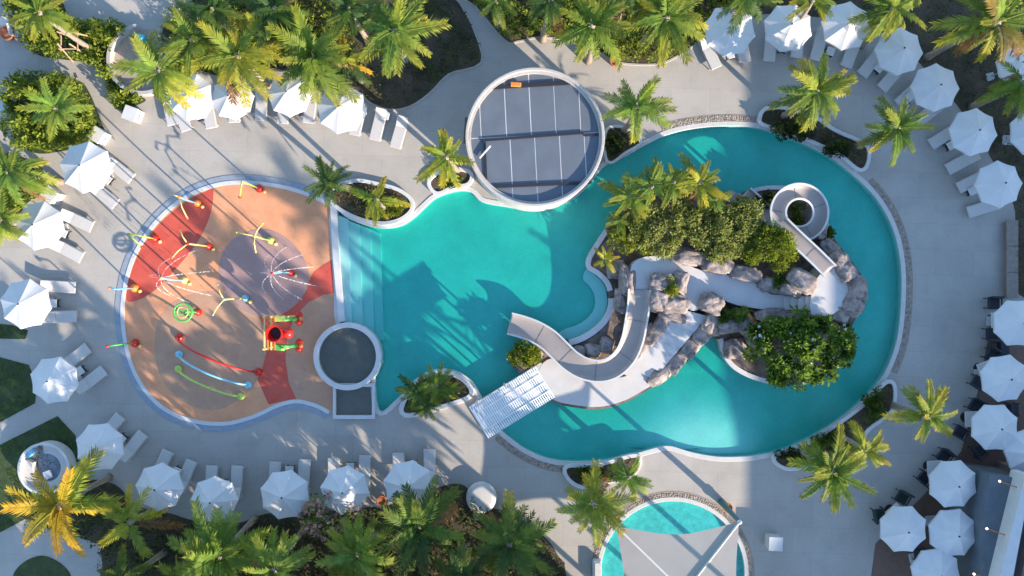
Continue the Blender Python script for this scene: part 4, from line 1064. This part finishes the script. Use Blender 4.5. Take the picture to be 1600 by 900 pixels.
# ================================================================== PALMS
def frond_mesh(seed, L_=2.6, drop=.55, lw=.60, n=23):
    rnd = random.Random(seed); v = []; f = []; P_ = []
    bend = rnd.uniform(-.12, .12)
    for i in range(15):
        t = i/14; P_.append(Vector((L_*t*(1-.12*t*drop), L_*bend*t*t, L_*(.10*t-drop*.62*t*t))))
    for i, p in enumerate(P_):                         # rachis, a flat three-sided stem
        t = i/14; w = .035*(1-.8*t)+.006
        v += [(p.x, p.y-w, p.z), (p.x, p.y+w, p.z), (p.x, p.y, p.z+w*1.1)]
    for i in range(14):
        for k_ in range(3): f.append((i*3+k_, i*3+(k_+1) % 3, i*3+3+(k_+1) % 3, i*3+3+k_))
    for i in range(n):
        t = .13+.87*(i+.5)/n; x = t*14; i0 = min(13, int(x)); p0 = P_[i0].lerp(P_[i0+1], x-i0); tan = (P_[i0+1]-P_[i0]).normalized()
        ll = lw*(math.sin(math.pi*(.2+.62*t))**.8)*rnd.uniform(.72, 1.15); fwd = R(66-32*t)+rnd.uniform(-.12, .12)
        side0 = Vector((-tan.y, tan.x, 0)).normalized(); upv = tan.cross(side0)
        for s in (-1, 1):
            side = side0*s; d = (tan*math.cos(fwd)+side*math.sin(fwd)).normalized()
            dr = rnd.uniform(.15, .42); d1 = (d+Vector((0, 0, .12))).normalized(); d2 = (d-Vector((0, 0, dr*1.7))).normalized()
            a = p0; m_ = a+d1*ll*.5; e = m_+d2*ll*.5; wd = tan*(.047*(1.15-.35*t)+.012)
            k0 = len(v); v += [a-wd*.7, a+wd*.7, m_+wd, m_-wd, e+wd*.15]
            f += [(k0, k0+1, k0+2, k0+3), (k0+3, k0+2, k0+4)]
    me = mesh('frond', v, f, m_frond)
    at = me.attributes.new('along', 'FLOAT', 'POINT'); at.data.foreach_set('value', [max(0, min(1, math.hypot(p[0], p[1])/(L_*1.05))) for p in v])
    return me
FM = [frond_mesh(i, drop=d, lw=w) for i, (d, w) in enumerate([(.35, .62), (.5, .66), (.65, .60), (.8, .64), (.45, .72), (.6, .58), (.9, .6), (.3, .55)])]
def trunk_me(h, lean, r0=.19, r1=.11, seed=0):
    rnd = random.Random(seed); P_ = []; rr = []
    nseg = 16
    for i in range(nseg+1):
        t = i/nseg; P_.append((lean[0]*t*t, lean[1]*t*t, h*t)); rr.append((r0*(1-t)+r1*t+(.10*math.exp(-t*9)))*(1.06 if i % 2 else .96))
    return MB().tube(P_, rr, 10).me('trunk', m_trunk, True)
def hue(c, k=.16):
    s = random.uniform(1-k, 1+k); return [c[0]*s*random.uniform(.9, 1.1), c[1]*s, c[2]*s*random.uniform(.85, 1.15)]
GY = (.21, .265, .035); GG = (.13, .20, .03); GD = (.055, .105, .028); GO = (.52, .32, .02); GYY = (.33, .33, .035); GL = (.16, .25, .04); BR = (.20, .12, .05)
def palm(px, py, rpx, h, col, label, nf=16, z0=0.0, col2=None, mix=0, seed=0, name='palm_tree', lean=None, group='palms around the pools', low=1.0):
    random.seed(seed*31+5)
    top = W(px, py, h); f_ = (HC-h)/HC; ln = lean if lean else (random.uniform(-.5, .5), random.uniform(-.5, .5))
    root = thing(name, label, 'palm', (top.x-ln[0], top.y-ln[1], z0), 0, group)
    hh = h-z0
    link('trunk', trunk_me(hh, ln, .17 if hh > 3 else .10, .11 if hh > 3 else .07, seed), root)
    s0 = rpx/25*f_/2.4
    a0 = random.random()*6; at_ = random.random()*6.28; tl = R(random.uniform(6, 20))
    nf = int(nf*1.3); n1 = int(nf*.6); n2 = nf-n1
    for ring, (nn, plo, phi, sc) in enumerate(((n1, -34, 14, 1.0), (n2, 16, 66, .88))):
        for i in range(nn):
            a = a0+2*math.pi*(i+random.uniform(-.5, .5))/nn+ring*.4
            pit = R(random.uniform(plo, phi))*low+tl*math.cos(a-at_); s = s0*sc*random.uniform(.74, 1.14)
            o = link('frond', FM[random.randrange(8)], root, (ln[0], ln[1], hh-.05+.12*ring), (random.uniform(-.35, .35), -pit, a), (s, s*random.uniform(.9, 1.12), s))
            c = col
            if col2 and random.random() < mix*1.3:
                q_ = random.uniform(.35, 1.0); c = [u+(w_-u)*q_ for u, w_ in zip(col, col2)]
            if ring == 0 and pit < R(-18) and random.random() < .3: c = BR if random.random() < .5 else GYY
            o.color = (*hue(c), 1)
    MB().blob((ln[0], ln[1], hh+.02), .16*s0+.05, 6).build('crown_heart', m_trunk, root, True)
    return root
PALMS = [
 # top left
 (62, 20, 50, 5.2, GY, 'yellow green palm with a staked pink trunk in the top left corner', 16, GG, .4),
 (248, 112, 62, 5.2, GY, 'palm with long drooping yellow fronds over the round patio', 15, GG, .3),
 (372, 88, 74, 5.6, GYY, 'yellow palm with orange tips above the second umbrella of the splash pad row', 16, GY, .6),
 (330, 15, 58, 6.0, GD, 'dark palm at the top edge left of the yellow palm', 15, GG, .3),
 (430, 15, 60, 6.0, GD, 'dark palm at the top edge above the third splash pad umbrella', 15, GG, .3),
 (490, 92, 78, 5.6, GG, 'mixed green palm with a drooping frond over the fourth splash pad umbrella', 17, GY, .4),
 (618, 50, 76, 5.8, GL, 'bright green star shaped palm over the dark top bed', 17, GY, .4),
 (545, 15, 50, 6.2, GD, 'dark palm at the top edge between two bright palms', 14, GG, .3),
 (88, 170, 52, 2.6, GL, 'dense green palm clump in the leafy bush bed at upper left', 18, GY, .3),
 (14, 268, 60, 4.6, GL, 'bright green palm at the left edge below the leafy bush', 17, GY, .4),
 (0, 345, 48, 3.6, GY, 'yellow green palm at the left edge beside the third umbrella', 14, GG, .3),
 (300, 62, 58, 5.0, GG, 'green palm between the patio palm and the yellow palm', 14, GY, .4),
 (425, 68, 56, 5.0, GG, 'green palm right of the yellow palm in the top bed', 15, GY, .4),
 (540, 100, 46, 4.0, GD, 'low dark palm with one orange frond right of the fourth splash pad umbrella', 11, GO, .15),
 # pool edge
 (512, 286, 42, 3.6, GD, 'small dark green palm at the upper right of the splash pad', 14, GG, .5),
 (588, 312, 44, 3.6, GYY, 'thin yellow palm in the planter between splash pad and pool', 9, GY, .5),
 (697, 246, 50, 4.0, GYY, 'bright yellow palm beside the left rim of the round roof', 11, GY, .5),
 (995, 168, 52, 4.4, GL, 'bright green star shaped palm right of the round roof', 14, GY, .4),
 # top right bed
 (925, 40, 70, 5.6, GG, 'palm with long drooping fronds at the top bed above the round roof', 15, GY, .5),
 (1042, 28, 66, 5.4, GY, 'bushy yellow green palm in the top bed left of the umbrellas', 18, GG, .4),
 (860, 0, 55, 5.8, GD, 'dark palm at the top edge above the round roof', 14, GG, .4),
 (775, 0, 40, 5.0, GG, 'palm at the top edge beside the diagonal path', 12, GD, .4),
 (975, -10, 55, 5.8, GD, 'dark palm at the top edge between two bright top bed palms', 14, GG, .4),
 (1165, -5, 50, 4.4, GD, 'dark palm at the top edge over the first upper right umbrella', 13, GG, .4),
 (1270, 0, 42, 4.6, GYY, 'yellow palm at the top edge between second and third umbrellas', 10, GG, .4),
 (1395, 15, 54, 4.6, GY, 'bushy yellow green palm at the top edge beside the third umbrella', 17, GG, .4),
 (1558, 35, 74, 6.0, GY, 'tall brownish palm in the top right corner', 16, BR, .25),
 (1598, 130, 55, 5.0, GG, 'palm at the right edge over the corner umbrella', 13, GY, .4),
 # right deck
 (1275, 142, 60, 4.4, GG, 'full green palm in the upper right planter with dry lower fronds', 20, GYY, .25),
 (1402, 200, 50, 4.2, GG, 'green palm standing on the upper right deck by the planter end', 15, GY, .3),
 (1450, 650, 52, 4.8, GY, 'yellow green palm on the lower right deck', 15, GYY, .3),
 (1300, 738, 64, 4.8, GY, 'large yellow green palm below the lower right planter', 18, GG, .4),
 (1352, 702, 42, 4.0, GY, 'smaller palm behind the large one at the lower right planter', 13, GYY, .3),
 # bottom
 (928, 788, 58, 4.6, GYY, 'bright lime palm on the deck left of the kids pool', 16, GL, .5),
 (982, 745, 36, 3.6, GL, 'smaller bright palm beside the lime palm at the small planter', 13, GY, .5),
 (96, 790, 86, 5.0, GY, 'orange and yellow palm at the lower left corner', 13, GO, .5),
 (205, 815, 66, 3.6, GYY, 'yellow palm with long narrow fronds right of the orange palm', 9, GY, .5),
 (345, 868, 82, 5.0, GL, 'feathery green palm at the bottom edge below the loungers', 20, GG, .5),
 (300, 905, 60, 4.6, GY, 'yellow green palm at the bottom edge left of the feathery palm', 14, GG, .5),
 (430, 890, 64, 6.6, GG, 'green palm at the bottom edge with a pale leaning trunk', 16, GL, .5),
 (560, 865, 62, 4.4, GL, 'bright green palm at the bottom edge below the pink blossom tree', 15, GY, .4),
 (655, 822, 78, 3.9, GD, 'large dark palm with one frond over the rightmost bottom umbrella', 18, GG, .4),
 (797, 850, 76, 4.2, GD, 'dark palm with stiff fronds at the bottom edge centre', 18, GG, .5),
 (720, 905, 60, 4.5, GD, 'dark palm at the bottom edge between two larger dark palms', 14, GG, .4),
 (190, 905, 46, 4.4, GG, 'green palm at the bottom edge beside the lower left path', 12, GD, .4),
]
for i, (x, y, r_, h, c, lab, nf, c2, mx_) in enumerate(PALMS):
    palm(x, y, r_, h, c, lab, nf, .012, c2, mx_, i+1)
OFFLAB = ['just below the lime palm by the kids pool', 'below the large dark palm of the bottom bed', 'below the bright palm under the blossom tree', 'below the feathery bottom palm', 'below the dark stiff palm at the bottom centre', 'below the yellow narrow palm at lower left', 'behind the kids pool shade sail', 'deepest in the garden below the bottom bed', 'tallest, off the lower right between pool and hotel', 'beside the tallest palm below the kids pool', 'tall one right below the kids pool sail', 'tall one below the bottom centre bed', 'tall one deep below the kids pool', 'tall one below the blossom tree bed']
# palms further out that the picture does not show but whose long shadows cross the deck
for i, (x, y, r_, h, k_) in enumerate([(930, 1010, 70, 6.5, 0), (640, 1000, 80, 7, 0), (500, 1010, 80, 7, 0), (380, 1040, 80, 7, 0), (820, 1060, 70, 7.2, 0), (240, 1010, 70, 6.5, 0), (1010, 1130, 70, 7.5, 0), (720, 1120, 80, 7.5, 0),
        (1250, 1010, 80, 13.5, 1), (1190, 1065, 80, 11.5, 1), (1070, 1030, 80, 12, 1), (760, 1020, 80, 10, 1), (1120, 1120, 80, 11, 1), (600, 1060, 80, 10.5, 1)]):
    if k_: x, y = 800+(x-800)*HC/(HC-h), 450+(y-450)*HC/(HC-h)
    palm(x, y, r_*(HC/(HC-h) if k_ else 1), h, GG, 'tall garden palm '+OFFLAB[i], 14, 0, GD, .4, 60+i)
# island palms
for i, (x, y, r_, h, c, lab, nf) in enumerate([
 (982, 308, 44, 2.8, GY, 'yellow green palm at the upper left of the slide island', 14), (1018, 292, 42, 3.0, GL, 'bright palm second from left on top of the slide island', 13), (1052, 285, 40, 3.2, GY, 'yellow palm at the top centre of the slide island', 13), (1092, 285, 46, 3.2, GYY, 'yellow palm with upright fronds at the top right of the slide island', 14),
 (1118, 312, 30, 2.6, GG, 'small green palm right of the island palm group', 11), (968, 345, 28, 2.0, GY, 'low palm at the left shoulder of the slide island', 11), (945, 404, 22, 1.3, GYY, 'tiny yellow palm beside the cove wall', 11)]):
    palm(x, y, r_, h, c, lab, nf, .10, GG, .3, 80+i, group='palms on the slide island')
# planter palms
for i, (x, y, r_, h, c, lab, nf) in enumerate([(652, 612, 34, 1.6, GD, 'dark bushy palm on the left of the planter lobe', 14), (682, 602, 32, 1.8, GG, 'bushy palm in the middle of the planter lobe', 13), (665, 632, 30, 1.4, GD, 'dark bushy palm at the lower side of the planter lobe', 13), (700, 612, 24, 1.4, GG, 'small palm on the right of the planter lobe', 11)]):
    palm(x, y, r_, h, c, lab, nf, .18, GG, .4, 90+i, group='palms in the planter lobe')
# stakes at the young palm
q = W(138, 78); root = thing('tree_stakes', 'square pale timber stake frame around a young palm trunk at upper left', 'stakes', (q.x-.2, q.y, 0))
for sx in (-1, 1):
    for sy in (-1, 1): MB().tube([(sx*.75, sy*.75, 0), (sx*.35, sy*.35, 2.2)], .045, 6).build('stake', m_wood, root)
for s in (-1, 1):
    MB().tube([(s*.5, -.6, 1.6), (s*.5, .6, 1.6)], .035, 6).build('crossbar', m_wood, root); MB().tube([(-.6, s*.5, 1.7), (.6, s*.5, 1.7)], .035, 6).build('crossbar', m_wood, root)

# ================================================================== LEAFY TREES, SHRUBS, GROUND COVER
def leaves(cen, dirs, size, m, name, parent=None, asp=.45):
    n = len(cen); rng = np.random
    d = dirs/np.linalg.norm(dirs, axis=1, keepdims=True)
    rnd = rng.normal(size=(n, 3)); s = np.cross(d, rnd); s /= np.linalg.norm(s, axis=1, keepdims=True)+1e-9
    nn = np.cross(d, s); sz = (size*rng.uniform(.6, 1.3, n))[:, None]
    a = cen; tip = cen+d*sz; l_ = cen+d*sz*.5+s*sz*asp*.5+nn*sz*.10; r_ = cen+d*sz*.5-s*sz*asp*.5+nn*sz*.10
    v = np.stack([a, l_, tip, r_], 1).reshape(-1, 3)
    me = bpy.data.meshes.new(name); me.vertices.add(n*4); me.vertices.foreach_set('co', v.ravel())
    me.loops.add(n*6); me.polygons.add(n*2)
    base = np.arange(n)[:, None]*4; idx = (base+np.array([[0, 2, 1, 0, 3, 2]])).ravel()
    me.loops.foreach_set('vertex_index', idx.astype(np.int32)); me.polygons.foreach_set('loop_start', np.arange(0, n*6, 3, dtype=np.int32)); me.polygons.foreach_set('loop_total', np.full(n*2, 3, dtype=np.int32))
    me.materials.append(m); me.update(calc_edges=True); me.validate()
    return link(name, me, parent)
def clump_points(clumps, per):
    C, D = [], []
    for (c, r) in clumps:
        u = np.random.normal(size=(per, 3)); u /= np.linalg.norm(u, axis=1, keepdims=True); u[:, 2] = np.abs(u[:, 2])*np.where(np.random.rand(per) < .8, 1, -1)
        rad = np.random.uniform(.55, 1.05, per)[:, None]
        C.append(np.array(c)+u*rad*np.array(r)); D.append(u+np.random.normal(size=(per, 3))*.6+np.array([0, 0, .25]))
    return np.concatenate(C), np.concatenate(D)
m_olive = leafmat('olive_leaf', (.20, .26, .05), .4, 3, .5, col2=(.52, .54, .17))
m_lush = leafmat('lush_leaf', (.06, .12, .02), .4, 3, .35, col2=(.16, .23, .03))
m_bright = leafmat('bright_leaf', (.15, .24, .025), .4, 3, .45, col2=(.40, .44, .05))
m_deep = leafmat('deep_green_leaf', (.05, .14, .022), .4, 1.6, .45, col2=(.28, .40, .06))
m_cover = leafmat('cover_leaf', (.03, .05, .015), .45, 1.5, .25, col2=(.085, .12, .025))
m_hedge = leafmat('hedge_leaf', (.12, .20, .022), .4, 1.2, .45, col2=(.34, .40, .05))
m_brownleaf = leafmat('brown_cover_leaf', (.06, .07, .025), .4, 2, .25, col2=(.20, .17, .06))
m_flower = M('white_petal', (.82, .78, .72), .6, .05, 4)
m_pink = M('pink_petal', (.55, .30, .25), .7, .2, 6)
def tree(px, py, h, z0, rx, ry, nclump, per, size, m, label, name='leafy_tree', cat='tree', seed=1, flat=.45, cr=.42, flowers=None, asp=.5, group=None, spread=.8):
    random.seed(seed); np.random.seed(seed)
    top = W(px, py, h*.85); root = thing(name, label, cat, (top.x, top.y, z0), 0, group)
    hh = h-z0; RX, RY = rx/25, ry/25; cl = []
    for i in range(nclump):
        a = random.random()*6.283; q = math.sqrt(random.random())*spread
        c = (math.cos(a)*q*RX, math.sin(a)*q*RY, hh*(.95-flat*q*q)-cr*.5+random.uniform(-.15, .15)); k = cr*random.uniform(.7, 1.3); cl.append((c, (k, k, k*.7)))
    mb = MB().tube([(0, 0, -.05), (.05, .03, hh*.3), (0, .05, hh*.55)], [.13, .10, .07], 8)
    for (c, r) in cl[::2]: mb.tube([(0, .03, hh*.35), (c[0]*.5, c[1]*.5, hh*.55), c], [.06, .04, .015], 5)
    mb.build('trunk', m_branch, root, True)
    C, D = clump_points(cl, per); leaves(C, D, size, m, 'foliage', root, asp)
    if flowers:
        fm, nf, fs = flowers; cc = []; dd = []
        for i in range(nf):
            c, r = random.choice(cl); a = random.random()*6.28; q = math.sqrt(random.random()); cx_ = np.array([c[0]+math.cos(a)*r[0]*q, c[1]+math.sin(a)*r[1]*q, c[2]+r[2]*(1.08-.3*q*q)])
            for k in range(7):
                b = 6.28*k/7; cc.append(cx_); dd.append([math.cos(b), math.sin(b), .5])
        leaves(np.array(cc), np.array(dd), fs, fm, 'blossoms', root, .9)
    return root
tree(1050, 352, 2.9, .1, 80, 46, 46, 230, .18, m_olive, 'wide olive leaved tree on the slide island below the palms', seed=11)
tree(1135, 362, 2.9, .1, 60, 52, 36, 230, .18, m_olive, 'olive leaved tree in the middle of the slide island', seed=12)
tree(1208, 385, 3.0, .1, 48, 40, 28, 300, .14, m_bright, 'brighter leafy tree beside the spiral slide', seed=13)
tree(1165, 335, 2.6, .1, 32, 26, 14, 220, .17, m_olive, 'small olive tree next to the spiral slide exit', seed=14)
tree(990, 365, 2.0, .1, 40, 32, 20, 260, .14, m_bright, 'yellow green shrub on the left shoulder of the island', 'leafy_shrub', 'shrub', seed=15)
tree(1256, 546, 3.2, .1, 96, 66, 58, 100, .33, m_deep, 'flowering tree with white blossoms on the lower right of the island', 'frangipani_tree', seed=16, flowers=(m_flower, 46, .13), cr=.40)
tree(516, 815, 3.6, .012, 52, 50, 22, 46, .20, m_deep, 'bare branched tree with pink blossoms in the bottom bed', 'frangipani_tree', seed=17, flowers=(m_pink, 150, .13), cr=.38)
SH = [(820, 558, .9, .1, 28, 24, m_bright, 'leafy shrub beside the curved slide exit'), (1050, 446, 1.9, 1.15, 12, 18, m_bright, 'fern tuft in the walkway rock pocket'), (1128, 492, 1.7, .9, 18, 12, m_lush, 'fern clump in the rock pocket by the inlet, left one'), (1155, 489, 1.7, .9, 12, 12, m_deep, 'small dark fern in the rock pocket by the inlet, right one'), (1224, 440, 2.0, 1.0, 24, 14, m_lush, 'dark green shrub left of the rock platform'),
      (1245, 333, .9, .1, 16, 18, m_lush, 'dark shrub inside the spiral slide loop'), (1200, 312, .8, .1, 22, 14, m_cover, 'dark shrub beside the spiral slide exit wall'), (1296, 365, .7, .1, 8, 14, m_lush, 'small shrub between spiral slide and white wall'), (1240, 205, .8, .18, 40, 14, m_cover, 'low shrub in the upper right planter, left part'), (1310, 232, .8, .18, 30, 12, m_cover, 'low shrub in the upper right planter, right part'),
      (1240, 712, .8, .18, 26, 10, m_cover, 'low shrub at the left end of the lower right planter'), (1300, 690, .8, .18, 34, 12, m_lush, 'low shrub in the middle of the lower right planter'), (1365, 630, .9, .18, 16, 30, m_lush, 'low shrub at the top end of the lower right planter'), (930, 738, .7, .18, 36, 8, m_cover, 'low dark shrub in the small planter by the kids pool'), (600, 325, .6, .18, 34, 14, m_bright, 'low yellow shrub in the splash pad planter'), (960, 225, .6, .18, 16, 14, m_cover, 'dark low shrub in the planter right of the round roof'), (705, 280, .6, .18, 18, 10, m_lush, 'low shrub under the yellow palm by the round roof')]
for i, (x, y, h, z0, rx, ry, m, lab) in enumerate(SH):
    tree(x, y, h, z0, rx, ry, max(6, int(rx*ry/28)), 120, .15, m, lab, 'leafy_shrub', 'shrub', seed=40+i, cr=.26, flat=.3, group='low shrubs')
def cover(poly, dens, h, size, m, label, clumpy=1.0, name='ground_cover', zb=0.0):
    xs = [p[0] for p in poly]; ys = [p[1] for p in poly]; x0, x1 = max(min(xs), -34), min(max(xs), 34); y0, y1 = max(min(ys), -20), min(max(ys), 20)
    N = int((x1-x0)*(y1-y0)*dens); P_ = np.random.uniform([x0, y0], [x1, y1], (N, 2)); out = []; hs = []
    for (x, y) in P_:
        if not inside((x, y), poly): continue
        q = mnoise.noise(Vector((x*.9, y*.9, 3.3)))+.5*mnoise.noise(Vector((x*2.3, y*2.3, 7)))
        if q < random.uniform(-.7, .25)*clumpy: continue
        hh = h*(.45+.9*max(0, q+.3))*math.sqrt(random.random()); out.append((x, y, zb+.02+hh)); 
    C = np.array(out); D = np.random.normal(size=(len(C), 3))*.8+np.array([0, 0, .5])
    o = leaves(C, D, size, m, name, None, .5); tag(o, label, 'ground cover', kind='stuff'); return o
for i, (x, y, w_) in enumerate([(690, 1010, 'below the large dark bottom palm'), (575, 985, 'below the bright bottom palm'), (455, 985, 'below the feathery bottom palm'), (440, 1150, 'deep below the orange corner palm'), (310, 1110, 'below the lower left path'), (560, 1130, 'deep below the blossom tree')]):  # broadleaf crowns added out of view to shade the lower left deck
    tree(800+(x-800)*1.18, 450+(y-450)*1.18, 7.0, 0, 100, 84, 44, 110, .36, m_lush, 'unseen broad leafy shade tree '+w_, seed=70+i, cr=1.0, group='unseen broad shade trees')
random.seed(3)
for P_, lab in ((PL1, 'splash pad planter'), (PL4, 'upper right pool planter'), (PL5, 'lower right pool planter'), (PL6, 'planter by the kids pool'), (PL7, 'planter lobe by the pergola'), (PL3, 'planter right of the round roof')):
    cover(offset(P_, -.08), 130, .22, .15, m_brownleaf, 'brownish green cover plants in the '+lab, 1.0, zb=.17)
cover(PX([(255, 50), (330, -30), (545, -30), (545, 108), (480, 116), (420, 100), (350, 112), (275, 118)]), 200, .9, .18, m_hedge, 'green planting between the palms of the top bed', .8)
cover(PX([(640, 10), (668, -10), (746, 84), (700, 110), (668, 138), (648, 120), (636, 60)]), 230, .06, .09, m_lush, 'dark green grass at the right end of the top bed', .3, 'lawn_grass')
cover(B1, 330, 1.2, .25, m_hedge, 'leafy green hedge planting in the top left bed', .5)
cover(B2, 380, 1.7, .27, m_hedge, 'dense leafy bush filling the rounded bed at upper left', .4)
cover(B3, 300, .8, .22, m_hedge, 'green shrubs in the strip bed beside the round patio', .5)
cover(B4, 60, .5, .17, m_cover, 'dark sparse planting in the top bed above the splash pad', 1.4)
cover(B5, 200, .9, .23, m_hedge, 'green planting in the top bed above the round roof', 1.0)
cover(B6, 40, .5, .18, m_cover, 'dark sparse planting behind the upper right umbrellas', 1.4)
cover(B7, 280, 1.0, .24, m_hedge, 'green planting at the left edge', .6)
cover(B11, 110, .7, .2, m_cover, 'dark green planting in the bottom bed', 1.2)
for B_, lab in ((B8, 'short grass of the strip at the left edge'), (B9, 'short grass of the lawn at the left edge'), (B10, 'short grass of the lawn at lower left')):
    cover(B_, 220, .05, .07, m_lush, lab, .2, 'lawn_grass')
